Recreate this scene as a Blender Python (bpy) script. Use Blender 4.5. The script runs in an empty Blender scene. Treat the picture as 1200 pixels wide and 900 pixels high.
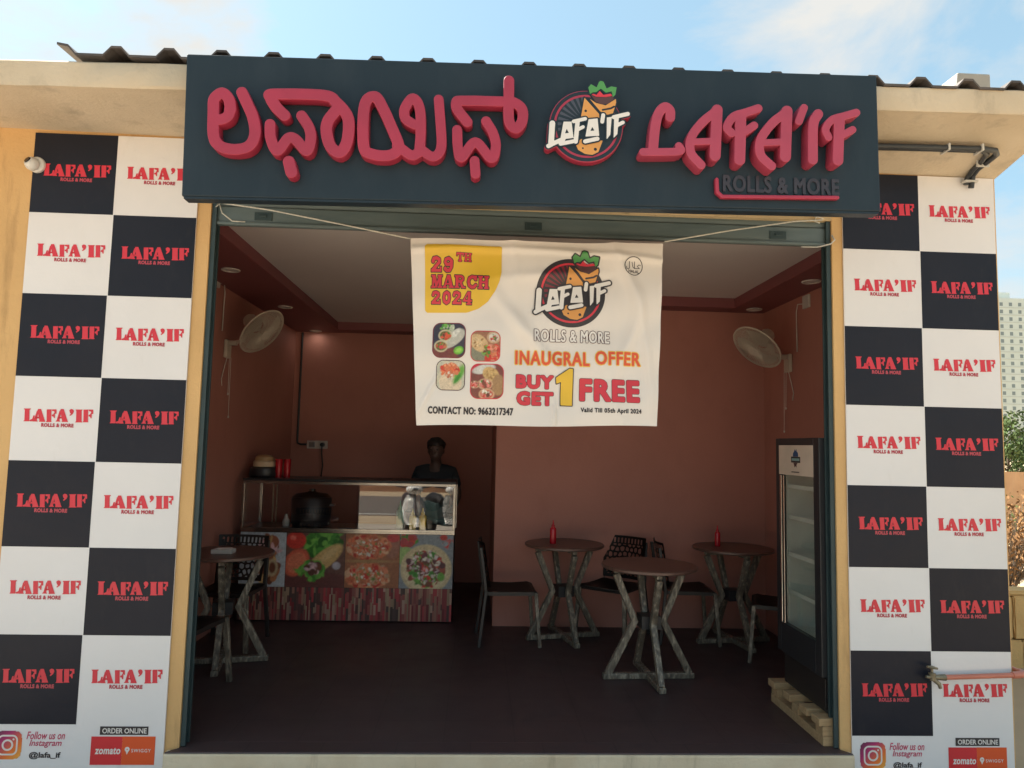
import bpy, bmesh, math, random, json
import numpy as np
from mathutils import Vector, Matrix
R = math.radians
random.seed(7); rng = np.random.default_rng(7)
scn = bpy.context.scene
col = scn.collection

# ------------------------------------------------------------ camera, sky, sun, exposure
cam_d = bpy.data.cameras.new('camera'); cam = bpy.data.objects.new('camera', cam_d); col.objects.link(cam)
Rc = Matrix(((0.99862186, 0.04545667, -0.02623112), (-0.04752762, 0.99527774, -0.08463659), (0.02225995, 0.08576665, 0.99606655)))
cam.matrix_world = Matrix.Translation((0, -4.01754, 1.65191)) @ (Rc @ Matrix(((1, 0, 0), (0, 0, -1), (0, 1, 0)))).to_4x4()
cam_d.sensor_width = 36; cam_d.lens = 830 / 1200 * 36
cam_d.clip_start = .05; cam_d.clip_end = 2000
scn.camera = cam
SUN_EL, SUN_AZ = R(53), R(-58)          # azimuth from +Y towards +X: the sun stands behind the shop
world = bpy.data.worlds.new('World'); scn.world = world; world.use_nodes = True
wn = world.node_tree; wn.nodes.clear()
def WN(t, **k):
    n = wn.nodes.new(t)
    for a, b in k.items(): setattr(n, a, b)
    return n
out = WN('ShaderNodeOutputWorld'); bg = WN('ShaderNodeBackground')
sky = WN('ShaderNodeTexSky', sky_type='NISHITA', sun_disc=False, sun_elevation=SUN_EL, sun_rotation=SUN_AZ)
sky.air_density = 1.0; sky.dust_density = 1.2; sky.ozone_density = 1.5
bg.inputs['Strength'].default_value = .07
tc = WN('ShaderNodeTexCoord')
mp = WN('ShaderNodeMapping'); mp.inputs['Scale'].default_value = (1.0, 1.0, 2.0); mp.inputs['Location'].default_value = (.35, .1, .42)
nz = WN('ShaderNodeTexNoise'); nz.inputs['Scale'].default_value = 3.3; nz.inputs['Detail'].default_value = 9; nz.inputs['Roughness'].default_value = .58; nz.inputs['Distortion'].default_value = .35
rp = WN('ShaderNodeValToRGB'); rp.color_ramp.elements[0].position = .46; rp.color_ramp.elements[1].position = .68
mx = WN('ShaderNodeMix', data_type='RGBA'); mx.inputs['B'].default_value = (2.95, 2.95, 2.85, 1)
tint = WN('ShaderNodeMix', data_type='RGBA', blend_type='MULTIPLY'); tint.inputs['Factor'].default_value = 1; tint.inputs['B'].default_value = (.80, .93, .86, 1)
L = wn.links.new
L(tc.outputs['Generated'], mp.inputs['Vector']); L(mp.outputs[0], nz.inputs['Vector'])
pal_ = WN('ShaderNodeMix', data_type='RGBA'); pal_.inputs['Factor'].default_value = .45; pal_.inputs['B'].default_value = (1.95, 2.75, 2.95, 1)
def cloud_bank(d, lo, hi, amt):
    dt = WN('ShaderNodeVectorMath', operation='DOT_PRODUCT'); dt.inputs[1].default_value = Vector(d).normalized(); mr_ = WN('ShaderNodeMapRange', interpolation_type='SMOOTHSTEP')
    mr_.inputs['From Min'].default_value = lo; mr_.inputs['From Max'].default_value = hi; mr_.inputs['To Max'].default_value = amt
    L(tc.outputs['Generated'], dt.inputs[0]); L(dt.outputs['Value'], mr_.inputs['Value']); return mr_.outputs[0]
acc = nz.outputs['Fac']
for d_, lo_, hi_, am_ in (((-.50, .74, .45), .95, .99, .22), ((.46, .75, .47), .965, .998, .075), ((-.04, .86, .51), .95, .995, -.22)):
    ad = WN('ShaderNodeMath', operation='ADD'); L(acc, ad.inputs[0]); L(cloud_bank(d_, lo_, hi_, am_), ad.inputs[1]); acc = ad.outputs[0]
L(sky.outputs[0], tint.inputs['A']); L(tint.outputs['Result'], pal_.inputs['A']); L(pal_.outputs['Result'], mx.inputs['A']); L(rp.outputs['Color'], mx.inputs['Factor']); L(acc, rp.inputs['Fac']); L(mx.outputs['Result'], bg.inputs['Color']); L(bg.outputs[0], out.inputs[0])
sun_d = bpy.data.lights.new('sun', 'SUN'); sun = bpy.data.objects.new('sun', sun_d); col.objects.link(sun)
sun_d.energy = 4.5; sun_d.angle = R(.5); sun_d.color = (1, .94, .84)
sdir = Vector((math.sin(SUN_AZ) * math.cos(SUN_EL), math.cos(SUN_AZ) * math.cos(SUN_EL), math.sin(SUN_EL)))
sun.rotation_euler = sdir.to_track_quat('Z', 'Y').to_euler(); sun.location = (0, 0, 20)
scn.view_settings.view_transform = 'Standard'; scn.view_settings.look = 'None'
scn.view_settings.exposure = 2.05; scn.view_settings.gamma = 1; scn.view_settings.use_curve_mapping = False
scn.render.engine = 'CYCLES'
scn.cycles.use_denoising = True
scn.cycles.max_bounces = 10; scn.cycles.diffuse_bounces = 6; scn.cycles.glossy_bounces = 5; scn.cycles.transparent_max_bounces = 12

DATA = json.loads(r'''{"k_la":[[[[-1.2229,3.2169],[-1.2338,3.2693],[-1.2675,3.2982],[-1.3024,3.2662],[-1.3023,3.2062],[-1.2955,3.0872],[-1.2627,3.0362],[-1.1921,3.0218],[-1.1267,3.0421],[-1.1019,3.1027],[-1.1155,3.183],[-1.1516,3.259],[-1.1742,3.3054]],0.0273],[[[-1.225,3.2309],[-1.2313,3.1883],[-1.2601,3.1673],[-1.2999,3.1642]],0.0267]],"k_pha":[[[[-0.9675,3.2002],[-1.0098,3.2407],[-1.037,3.2855],[-1.0197,3.3041],[-0.7837,3.308],[-0.7247,3.2751],[-0.6749,3.2205],[-0.661,3.1644],[-0.667,3.0794],[-0.6972,3.0288],[-0.7421,3.055],[-0.7654,3.1245],[-0.7611,3.1812],[-0.7231,3.2397]],0.0282],[[[-1.0336,3.1535],[-1.0274,3.0849],[-0.9923,3.0247],[-0.9452,3.0885],[-0.9081,3.083],[-0.8552,3.0291],[-0.838,3.0931],[-0.8507,3.149],[-0.8869,3.2025]],0.0261],[[[-0.9363,2.9732],[-0.9217,2.9215]],0.0287]],"k_yi":[[[[-0.5422,3.3136],[-0.5897,3.268],[-0.5872,3.0684],[-0.5428,3.0257],[-0.4571,3.0253],[-0.4195,3.0674],[-0.4456,3.1396],[-0.4983,3.2517],[-0.5422,3.3136]],0.0274],[[[-0.4276,3.0752],[-0.3635,3.0308],[-0.3363,3.0344],[-0.3179,3.0718],[-0.3224,3.2515],[-0.3591,3.3139],[-0.3966,3.2604],[-0.3917,3.2114],[-0.3531,3.1845],[-0.3295,3.1815]],0.025],[[[-0.3177,3.0637],[-0.2537,3.0257],[-0.2159,3.0721],[-0.223,3.1985],[-0.2352,3.3131]],0.0243]],"k_ph":[[[[-0.0937,3.2059],[-0.1429,3.2679],[-0.1478,3.3006],[-0.1204,3.3126],[0.0862,3.3172],[0.1341,3.3136],[0.1707,3.2821],[0.1727,3.2244],[0.1449,3.1836],[0.1125,3.2093],[0.1049,3.2626],[0.1052,3.3205],[0.1037,3.4243]],0.0261],[[[-0.1415,3.1652],[-0.1359,3.0796],[-0.1163,3.0274],[-0.0515,3.1077],[0.0256,3.0293],[0.0479,3.0875],[0.0344,3.1524],[-0.0028,3.2149]],0.0245],[[[-0.0529,3.0138],[-0.0472,2.949]],0.0244]],"e_L":[[[[0.8966,3.2659],[0.8945,3.3003],[0.869,3.3169],[0.8386,3.2821],[0.8217,3.2085],[0.8122,3.0941]],0.0244],[[[0.7638,3.0848],[0.9377,3.0953],[0.9396,3.1223]],0.0202]],"e_A":[[[[1.1292,3.311],[1.0576,3.2502],[1.0015,3.1696],[0.9985,3.0917],[1.0492,3.0318]],0.0226],[[[1.1293,3.3141],[1.1184,3.0813]],0.0277],[[[1.0066,3.146],[1.1084,3.1545]],0.0173]],"e_F":[[[[1.2005,3.1992],[1.1781,3.2295],[1.2111,3.2833],[1.2728,3.307],[1.3348,3.3309]],0.0215],[[[1.247,3.2849],[1.2407,3.0657]],0.0278],[[[1.2723,3.2128],[1.3135,3.2428]],0.0205]],"e_B":[[[[1.4791,3.3196],[1.4062,3.2606],[1.3469,3.1742],[1.3452,3.0961],[1.399,3.0412]],0.0228],[[[1.4791,3.3238],[1.4683,3.0909]],0.028],[[[1.3539,3.1568],[1.4619,3.1657]],0.0175]],"e_q":[[[[1.5653,3.3446],[1.5385,3.2738]],0.0197]],"e_I":[[[[1.6365,3.3162],[1.6108,3.2592],[1.6061,3.081]],0.025]],"e_G":[[[[1.6865,3.1995],[1.6726,3.2409],[1.7067,3.2898],[1.7695,3.3116],[1.8303,3.3323]],0.0197],[[[1.743,3.2862],[1.7321,3.0832]],0.0271],[[[1.7625,3.2165],[1.8098,3.2438]],0.0187]],"tagbar":[[[[1.1444,2.9833],[1.1473,2.9205],[1.171,2.8974],[1.7545,2.915]],0.0093]],"tagtext":[[1.1808,2.9297],[1.7735,3.017]],"tagplate":[[1.1669,2.9015],[1.7976,3.0326]],"logo_sign":{"disc":[["c",[0.4874,3.2145],0.1826]],"ring":[["r",[0.4874,3.2145],0.1544,0.0054]],"wrap":[["p",[[0.4765,3.3581],[0.5495,3.279],[0.5516,3.2544],[0.4599,3.2546]]],["p",[[0.5036,3.3531],[0.5339,3.3341],[0.5821,3.3239],[0.6317,3.3591],[0.6337,3.3418],[0.6186,3.2852],[0.5886,3.2764],[0.5554,3.2917]]]],"crescent":[["p",[[0.5081,3.3732],[0.6177,3.3752],[0.6209,3.3567],[0.594,3.3325],[0.561,3.3291],[0.5308,3.3401]]]],"red":[["p",[[0.5105,3.3758],[0.5213,3.3788],[0.5364,3.3745],[0.5512,3.3951],[0.5695,3.3761],[0.6055,3.384],[0.6147,3.3732],[0.5816,3.3655],[0.5335,3.3651]]]],"leaf":[["p",[[0.5033,3.378],[0.4944,3.4099],[0.5074,3.428],[0.5359,3.4131],[0.5476,3.4423],[0.5566,3.4477],[0.5699,3.4434],[0.5847,3.4092],[0.6081,3.4215],[0.6353,3.4178],[0.6285,3.3788],[0.6165,3.3671],[0.6102,3.3967],[0.5814,3.3878],[0.557,3.4079],[0.5332,3.3881],[0.5182,3.3874]]]],"tail":[["p",[[0.4614,3.1475],[0.438,3.1183],[0.4485,3.093],[0.4833,3.0736],[0.5192,3.0702],[0.5488,3.0862],[0.5691,3.1442],[0.5122,3.1448]]]],"groove":[["s",[[0.4854,3.3629],[0.5159,3.327],[0.5512,3.2884]],0.0054],["s",[[0.5673,3.3003],[0.6063,3.3095],[0.623,3.3195]],0.0048]],"spots":[["c",[0.4834,3.2915],0.0066],["c",[0.4722,3.1019],0.0048],["c",[0.5337,3.0991],0.0078]],"word":[["s",[[0.3201,3.2194],[0.3159,3.121]],0.0138],["s",[[0.3031,3.1039],[0.3278,3.1184],[0.375,3.1419]],0.0108],["p",[[0.3748,3.2298],[0.4142,3.2316],[0.425,3.1502],[0.3602,3.1382]]],["s",[[0.3624,3.1174],[0.4217,3.1323]],0.0096],["s",[[0.444,3.2354],[0.436,3.1323]],0.0108],["s",[[0.4243,3.2332],[0.481,3.2493]],0.009],["s",[[0.4399,3.1896],[0.4708,3.2076]],0.0084],["p",[[0.4977,3.2476],[0.542,3.2539],[0.5509,3.1661],[0.4834,3.1595]]],["s",[[0.4825,3.1349],[0.5421,3.151]],0.0102],["s",[[0.5694,3.2719],[0.565,3.2383]],0.0096],["p",[[0.5876,3.2603],[0.6116,3.2651],[0.6053,3.1734],[0.5876,3.1493]]],["p",[[0.6236,3.2656],[0.6476,3.2704],[0.6401,3.178],[0.6222,3.1588]]],["s",[[0.6218,3.2637],[0.6908,3.2835]],0.0102],["s",[[0.6402,3.2243],[0.6671,3.2391]],0.009]],"holes":[["p",[[0.3909,3.1948],[0.402,3.1738],[0.3829,3.1711]]],["p",[[0.5162,3.2096],[0.5272,3.1916],[0.5069,3.1888]]]],"rays":[["p",[[0.479,3.2784],[0.4734,3.368],[0.4582,3.3651]]],["p",[[0.4686,3.2753],[0.4457,3.3613],[0.4313,3.3553]]],["p",[[0.4589,3.2701],[0.4197,3.3491],[0.4067,3.3403]]],["p",[[0.4503,3.263],[0.3965,3.3319],[0.3854,3.3206]]],["p",[[0.4433,3.2544],[0.3769,3.3103],[0.3681,3.2971]]],["p",[[0.438,3.2445],[0.3618,3.2853],[0.3557,3.2707]]],["p",[[0.4347,3.2339],[0.3518,3.2579],[0.3486,3.2424]]],["p",[[0.4335,3.2228],[0.3472,3.2291],[0.3471,3.2134]]],["p",[[0.4344,3.2117],[0.3483,3.2002],[0.3512,3.1849]]]],"k":0.000599},"logo_banner":{"disc":[["c",[0.5009,2.5129],0.1977]],"ring":[["r",[0.5009,2.5129],0.1673,0.0058]],"wrap":[["p",[[0.4888,2.6656],[0.5681,2.5807],[0.5704,2.5545],[0.471,2.5558]]],["p",[[0.5182,2.66],[0.551,2.6394],[0.6032,2.628],[0.6569,2.6647],[0.6591,2.6463],[0.6429,2.5865],[0.6104,2.5775],[0.5744,2.5941]]]],"crescent":[["p",[[0.523,2.6813],[0.6417,2.682],[0.6452,2.6624],[0.6162,2.637],[0.5804,2.6338],[0.5476,2.6458]]]],"red":[["p",[[0.5256,2.684],[0.5373,2.687],[0.5536,2.6823],[0.5696,2.704],[0.5895,2.6835],[0.6285,2.6915],[0.6385,2.6799],[0.6027,2.6721],[0.5505,2.6723]]]],"leaf":[["p",[[0.5178,2.6863],[0.5081,2.7203],[0.5222,2.7393],[0.5531,2.7232],[0.5657,2.7541],[0.5754,2.7598],[0.5898,2.755],[0.606,2.7185],[0.6313,2.7313],[0.6607,2.727],[0.6534,2.6857],[0.6405,2.6734],[0.6336,2.7049],[0.6024,2.6959],[0.576,2.7174],[0.5502,2.6967],[0.5339,2.6961]]]],"tail":[["p",[[0.4728,2.4421],[0.4475,2.4113],[0.4589,2.3843],[0.4967,2.3633],[0.5355,2.3593],[0.5677,2.3759],[0.5895,2.4373],[0.5279,2.4386]]]],"groove":[["s",[[0.4985,2.6705],[0.5316,2.6321],[0.5699,2.5906]],0.0058],["s",[[0.5873,2.6031],[0.6295,2.6124],[0.6476,2.6229]],0.0052]],"spots":[["c",[0.4964,2.5948],0.0071],["c",[0.4846,2.3935],0.0052],["c",[0.5513,2.3897],0.0084]],"word":[["s",[[0.3196,2.5201],[0.3151,2.4156]],0.0149],["s",[[0.3013,2.3976],[0.3281,2.4127],[0.3792,2.4371]],0.0117],["p",[[0.3788,2.5305],[0.4215,2.5319],[0.4333,2.4454],[0.3631,2.4334]]],["s",[[0.3655,2.4113],[0.4298,2.4264]],0.0104],["s",[[0.4538,2.5356],[0.4453,2.4262]],0.0117],["s",[[0.4325,2.5336],[0.4938,2.55]],0.0097],["s",[[0.4495,2.487],[0.4828,2.5058]],0.0091],["p",[[0.512,2.548],[0.56,2.5542],[0.5697,2.4608],[0.4966,2.4546]]],["s",[[0.4957,2.4284],[0.5602,2.4448]],0.011],["s",[[0.5896,2.5729],[0.5849,2.5373]],0.0104],["p",[[0.6093,2.5604],[0.6353,2.5652],[0.6287,2.4679],[0.6096,2.4425]]],["p",[[0.6483,2.5656],[0.6743,2.5704],[0.6664,2.4724],[0.6471,2.4522]]],["s",[[0.6464,2.5636],[0.7211,2.5838]],0.011],["s",[[0.6664,2.5216],[0.6956,2.537]],0.0097]],"holes":[["p",[[0.3963,2.4932],[0.4083,2.4707],[0.3877,2.4681]]],["p",[[0.5321,2.5074],[0.544,2.4881],[0.522,2.4855]]]],"rays":[["p",[[0.4917,2.5809],[0.4854,2.6761],[0.469,2.6732]]],["p",[[0.4804,2.5777],[0.4554,2.6693],[0.4398,2.6632]]],["p",[[0.4699,2.5723],[0.4273,2.6567],[0.4132,2.6475]]],["p",[[0.4606,2.5649],[0.4021,2.6387],[0.3901,2.6269]]],["p",[[0.453,2.5558],[0.381,2.616],[0.3715,2.6021]]],["p",[[0.4473,2.5454],[0.3647,2.5897],[0.3581,2.5742]]],["p",[[0.4437,2.5341],[0.3539,2.5606],[0.3504,2.5442]]],["p",[[0.4424,2.5224],[0.3489,2.5302],[0.3488,2.5134]]],["p",[[0.4435,2.5106],[0.3501,2.4994],[0.3533,2.4831]]]],"k":0.000648},"banner":{"corner":[[-0.3268,2.7583],[0.1051,2.7632],[0.106,2.616],[0.0956,2.5634],[0.0714,2.5038],[0.0318,2.444],[-0.0183,2.4035],[-0.0816,2.3795],[-0.3143,2.3748]],"29":[-0.2925,2.6064,-0.157,2.6922],"TH":[-0.1499,2.6688,-0.0626,2.7178],"MARCH":[-0.287,2.5142,0.0384,2.5902],"2024":[-0.2841,2.4236,-0.0515,2.4972],"rolls":[0.2968,2.2319,0.7241,2.3003],"inaugral":[0.1934,2.0978,0.6091,2.1763],"offer":[0.6422,2.1102,0.903,2.1873],"buy":[0.1989,1.9637,0.4093,2.0421],"get":[0.2047,1.8709,0.4109,1.95],"free":[0.555,1.9026,0.8989,2.0295],"contact":[-0.2822,1.8134,0.1886,1.8553],"valid":[0.5624,1.834,0.909,1.868],"halal":[0.8291,2.6458,0.8945,2.6639],"ph1":[-0.267,2.1259,-0.0863,2.3199],"ph2":[-0.0551,2.1101,0.1075,2.278],"ph3":[-0.2412,1.9459,-0.0843,2.1118],"ph4":[-0.0519,1.9026,0.1297,2.096],"arab":[0.8185,2.664,0.9021,2.7119],"one":[[0.4223,2.0296],[0.4984,2.083],[0.5165,2.081],[0.5144,1.8761],[0.4505,1.877],[0.4509,2.0073],[0.4255,1.9964]],"ringc":[[0.8602,2.6853],[0.9128,2.6871]],"quad":[[-0.4086,2.7947],[1.0372,2.8311],[0.9999,1.7731],[-0.3427,1.7478]]},"strip":{"icon":[0.0613,-0.0556,0.1879,0.0895],"follow":[0.2099,0.0463,0.4073,0.086],"insta":[0.2264,0.003,0.3928,0.0447],"handle":[0.2288,-0.0552,0.3919,-0.0171],"order":[0.5856,0.0703,0.8372,0.1139],"ordert":[0.5983,0.078,0.8289,0.1051],"z":[0.5437,-0.0827,0.7055,0.062],"sw":[0.7153,-0.0824,0.8772,0.0626],"zt":[0.5662,-0.0286,0.6993,0.0065],"pin":[0.7206,-0.0304,0.7466,0.0099],"swt":[0.7551,-0.0183,0.8569,-0.0007]},"word":[[[0.0591,-0.1801],[0.0961,-0.1794],[0.0912,-0.1849],[0.089,-0.1849],[0.0923,-0.2476],[0.0628,-0.2481],[0.0677,-0.2427],[0.0658,-0.1853]],[[0.0955,-0.2476],[0.1177,-0.2472],[0.1188,-0.2166],[0.1135,-0.2167],[0.1085,-0.2361],[0.0951,-0.2417]],[[0.1338,-0.1884],[0.1354,-0.1808],[0.1502,-0.1805],[0.1745,-0.2424],[0.1782,-0.2487],[0.1454,-0.2493],[0.1482,-0.2439]],[[0.1306,-0.1884],[0.1365,-0.2055],[0.1316,-0.2421],[0.1373,-0.2479],[0.1125,-0.2483],[0.1184,-0.2423]],[[0.1256,-0.224],[0.1447,-0.2236],[0.1451,-0.2306],[0.124,-0.231]],[[0.1821,-0.1821],[0.2076,-0.1816],[0.2058,-0.187],[0.2086,-0.245],[0.2121,-0.2492],[0.1825,-0.2497],[0.1863,-0.2443]],[[0.2107,-0.1815],[0.2325,-0.1811],[0.234,-0.2037],[0.2298,-0.2038],[0.2219,-0.1899],[0.2112,-0.188]],[[0.2116,-0.21],[0.2194,-0.2083],[0.2225,-0.1985],[0.2257,-0.1985],[0.2266,-0.2275],[0.2234,-0.2275],[0.2196,-0.2179],[0.2121,-0.217]],[[0.2546,-0.1861],[0.2562,-0.1785],[0.2711,-0.1783],[0.2954,-0.2402],[0.299,-0.2466],[0.2661,-0.2472],[0.2689,-0.2417]],[[0.2514,-0.1862],[0.2573,-0.2033],[0.2523,-0.2399],[0.258,-0.2457],[0.2331,-0.2462],[0.2391,-0.2401]],[[0.2463,-0.2217],[0.2654,-0.2214],[0.2659,-0.2284],[0.2447,-0.2288]],[[0.3028,-0.183],[0.3114,-0.1764],[0.3223,-0.1795],[0.3261,-0.1891],[0.3216,-0.2021],[0.3085,-0.2131],[0.3061,-0.2099],[0.3141,-0.2011],[0.3074,-0.197]],[[0.3361,-0.1792],[0.3723,-0.1785],[0.3673,-0.1845],[0.371,-0.2421],[0.3766,-0.2473],[0.3384,-0.248],[0.3433,-0.2426],[0.3407,-0.185]],[[0.3787,-0.1784],[0.4042,-0.1779],[0.4024,-0.1833],[0.405,-0.2414],[0.4085,-0.2457],[0.3787,-0.2462],[0.3826,-0.2408]],[[0.4074,-0.1778],[0.4293,-0.1774],[0.4307,-0.2001],[0.4264,-0.2001],[0.4186,-0.1863],[0.4078,-0.1843]],[[0.4081,-0.2064],[0.416,-0.2046],[0.4192,-0.1949],[0.4224,-0.1948],[0.4231,-0.2239],[0.4199,-0.224],[0.4161,-0.2143],[0.4086,-0.2134]]],"cap":[0.1603,-0.2748,0.3304,-0.2562]}''')

# ------------------------------------------------------------ materials
def lin(r, g, b):
    f = lambda c: (c / 255 / 12.92) if c / 255 <= .04045 else ((c / 255 + .055) / 1.055) ** 2.4
    return (f(r), f(g), f(b))
MATS = {}
def mat(name, c1, c2=None, scale=6, rough=.6, metal=0, bump=0, bscale=None, detail=6, lo=.35, hi=.65, stretch=(1, 1, 1), spec=.5, coat=0, r2=None):
    """Principled material: two colours mixed by noise, optional fine bump."""
    if name in MATS: return MATS[name]
    m = bpy.data.materials.new(name); m.use_nodes = True; nt = m.node_tree; MATS[name] = m
    p = nt.nodes['Principled BSDF']
    p.inputs['Roughness'].default_value = rough; p.inputs['Metallic'].default_value = metal
    p.inputs['Specular IOR Level'].default_value = spec; p.inputs['Coat Weight'].default_value = coat
    p.inputs['Base Color'].default_value = (*c1, 1)
    if c2 is None: c2 = tuple(v * .88 for v in c1)
    t = nt.nodes.new('ShaderNodeTexCoord'); g = nt.nodes.new('ShaderNodeMapping'); g.inputs['Scale'].default_value = stretch
    nt.links.new(t.outputs['Object'], g.inputs['Vector'])
    n = nt.nodes.new('ShaderNodeTexNoise'); n.inputs['Scale'].default_value = scale; n.inputs['Detail'].default_value = detail
    nt.links.new(g.outputs[0], n.inputs['Vector'])
    mr = nt.nodes.new('ShaderNodeMapRange'); mr.inputs['From Min'].default_value = lo; mr.inputs['From Max'].default_value = hi
    nt.links.new(n.outputs['Fac'], mr.inputs['Value'])
    k = nt.nodes.new('ShaderNodeMix'); k.data_type = 'RGBA'; k.inputs['A'].default_value = (*c1, 1); k.inputs['B'].default_value = (*c2, 1)
    nt.links.new(mr.outputs[0], k.inputs['Factor']); nt.links.new(k.outputs['Result'], p.inputs['Base Color'])
    if r2 is not None:
        q = nt.nodes.new('ShaderNodeMapRange'); q.inputs['To Min'].default_value = rough; q.inputs['To Max'].default_value = r2
        nt.links.new(mr.outputs[0], q.inputs['Value']); nt.links.new(q.outputs[0], p.inputs['Roughness'])
    if bump:
        b = nt.nodes.new('ShaderNodeBump'); b.inputs['Strength'].default_value = bump; b.inputs['Distance'].default_value = .01
        n2 = nt.nodes.new('ShaderNodeTexNoise'); n2.inputs['Scale'].default_value = bscale or scale * 6; n2.inputs['Detail'].default_value = 5
        nt.links.new(g.outputs[0], n2.inputs['Vector'])
        nt.links.new(n2.outputs['Fac'], b.inputs['Height']); nt.links.new(b.outputs[0], p.inputs['Normal'])
    return m
def painted_mat(name, rough=.5):
    """surface that shows its own printed picture (colour attribute 'print')"""
    if name in MATS: return MATS[name]
    m = bpy.data.materials.new(name); m.use_nodes = True; nt = m.node_tree; MATS[name] = m
    a = nt.nodes.new('ShaderNodeAttribute'); a.attribute_name = 'print'
    p = nt.nodes['Principled BSDF']; p.inputs['Roughness'].default_value = rough
    nt.links.new(a.outputs['Color'], p.inputs['Base Color'])
    return m
def glass_mat(name, refl, tint=(1, 1, 1), rough=0):
    m = bpy.data.materials.new(name); m.use_nodes = True; nt = m.node_tree
    for n in list(nt.nodes): nt.nodes.remove(n)
    o = nt.nodes.new('ShaderNodeOutputMaterial'); x = nt.nodes.new('ShaderNodeMixShader')
    t = nt.nodes.new('ShaderNodeBsdfTransparent'); t.inputs[0].default_value = (*tint, 1)
    g = nt.nodes.new('ShaderNodeBsdfGlossy'); g.inputs['Roughness'].default_value = rough
    fr = nt.nodes.new('ShaderNodeLayerWeight'); fr.inputs['Blend'].default_value = .5
    pw_ = nt.nodes.new('ShaderNodeMath'); pw_.operation = 'POWER'; pw_.inputs[1].default_value = 4
    mr = nt.nodes.new('ShaderNodeMapRange'); mr.inputs['To Min'].default_value = refl; mr.inputs['To Max'].default_value = .9
    nt.links.new(fr.outputs['Facing'], pw_.inputs[0]); nt.links.new(pw_.outputs[0], mr.inputs['Value'])
    nt.links.new(mr.outputs[0], x.inputs[0]); nt.links.new(t.outputs[0], x.inputs[1]); nt.links.new(g.outputs[0], x.inputs[2]); nt.links.new(x.outputs[0], o.inputs[0])
    return m
def emit_mat(name, c, s):
    m = bpy.data.materials.new(name); m.use_nodes = True; nt = m.node_tree
    p = nt.nodes['Principled BSDF']; p.inputs['Emission Color'].default_value = (*c, 1); p.inputs['Emission Strength'].default_value = s
    p.inputs['Base Color'].default_value = (.8, .8, .8, 1)
    return m
def stained(name, c1, c2, dirt, scale=1.3, bump=.35, rough=.9, bsc=55, streak=(3.5, 3.5, .5), dlo=.56, dhi=.74):
    """plaster / concrete: blotchy colour, vertical dirt streaks, grain"""
    m = mat(name, c1, c2, scale=scale, rough=rough, bump=bump, bscale=bsc, spec=.2)
    nt = m.node_tree; p = nt.nodes['Principled BSDF']
    src = p.inputs['Base Color'].links[0].from_socket
    t = nt.nodes.new('ShaderNodeTexCoord'); g = nt.nodes.new('ShaderNodeMapping'); g.inputs['Scale'].default_value = streak
    n = nt.nodes.new('ShaderNodeTexNoise'); n.inputs['Scale'].default_value = 2.2; n.inputs['Detail'].default_value = 9; n.inputs['Roughness'].default_value = .68
    r = nt.nodes.new('ShaderNodeMapRange'); r.inputs['From Min'].default_value = dlo; r.inputs['From Max'].default_value = dhi; r.inputs['To Max'].default_value = .7
    k = nt.nodes.new('ShaderNodeMix'); k.data_type = 'RGBA'; k.inputs['B'].default_value = (*dirt, 1)
    nt.links.new(t.outputs['Object'], g.inputs['Vector']); nt.links.new(g.outputs[0], n.inputs['Vector']); nt.links.new(n.outputs['Fac'], r.inputs['Value'])
    nt.links.new(r.outputs[0], k.inputs['Factor']); nt.links.new(src, k.inputs['A']); nt.links.new(k.outputs['Result'], p.inputs['Base Color'])
    return m

M_yellow = stained('yellow_plaster', (.66, .42, .19), (.58, .36, .16), (.36, .22, .10))
M_eave = stained('eave_plaster', (.60, .51, .385), (.53, .44, .32), (.20, .175, .145), scale=2.2, streak=(2.2, 2.2, 1.1), dlo=.54, dhi=.86)
M_cream = stained('cream_plaster', (.62, .47, .28), (.54, .40, .22), (.28, .21, .13))
M_step = stained('step_plaster', (.70, .60, .44), (.60, .49, .34), (.30, .24, .16), scale=4)
M_terra = stained('terracotta_paint', (.46, .205, .158), (.42, .185, .142), (.36, .145, .115), scale=1.4, bump=.10, rough=.6, streak=(1.6, 1.6, .9), dlo=.52, dhi=.9)
M_wine = mat('wine_soffit_paint', (.235, .072, .072), (.205, .062, .063), scale=1.4, rough=.55)
M_ceil = mat('ceiling_white', (.70, .63, .58), (.65, .585, .54), scale=1, rough=.75)
M_pale = mat('grey_backing', (.3, .28, .26), rough=.9)
M_roof = mat('roof_sheet', (.105, .085, .075), (.06, .052, .05), scale=5, rough=.7)
M_white = stained('vinyl_white', (.745, .725, .72), (.71, .69, .685), (.50, .455, .40), scale=1.5, bump=.9, bsc=3.5, rough=.44, streak=(3, 3, 1.1), dlo=.60, dhi=1.05)
M_black = stained('vinyl_black', (.013, .015, .024), (.017, .018, .027), (.05, .047, .045), scale=1.5, bump=.9, bsc=3.5, rough=.42, streak=(3, 3, 1.1), dlo=.58, dhi=1.0)
M_red = mat('print_red', (.64, .028, .050), (.60, .026, .047), scale=3, rough=.42)
M_redcap = mat('caption_red', (.45, .05, .075), rough=.42)
M_sign = stained('sign_slate', (.0185, .031, .043), (.022, .035, .046), (.034, .048, .060), scale=1.2, bump=.03, rough=.42, streak=(2.5, 2.5, .8), dlo=.48, dhi=.85)
M_signletter = mat('letter_red', (.37, .028, .062), (.31, .024, .054), scale=5, rough=.46, lo=.4, hi=.7)
M_signpink = mat('letter_pink', (.40, .050, .092), (.34, .042, .08), scale=5, rough=.46)
M_signdark = mat('letter_unlit', (.037, .033, .043), rough=.4)
M_green = mat('shutter_green', (.115, .150, .150), (.09, .125, .128), scale=3, rough=.5, stretch=(1, 1, 6))
M_greend = mat('shutter_rail_green', (.028, .052, .056), (.022, .042, .045), scale=8, rough=.55)
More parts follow.
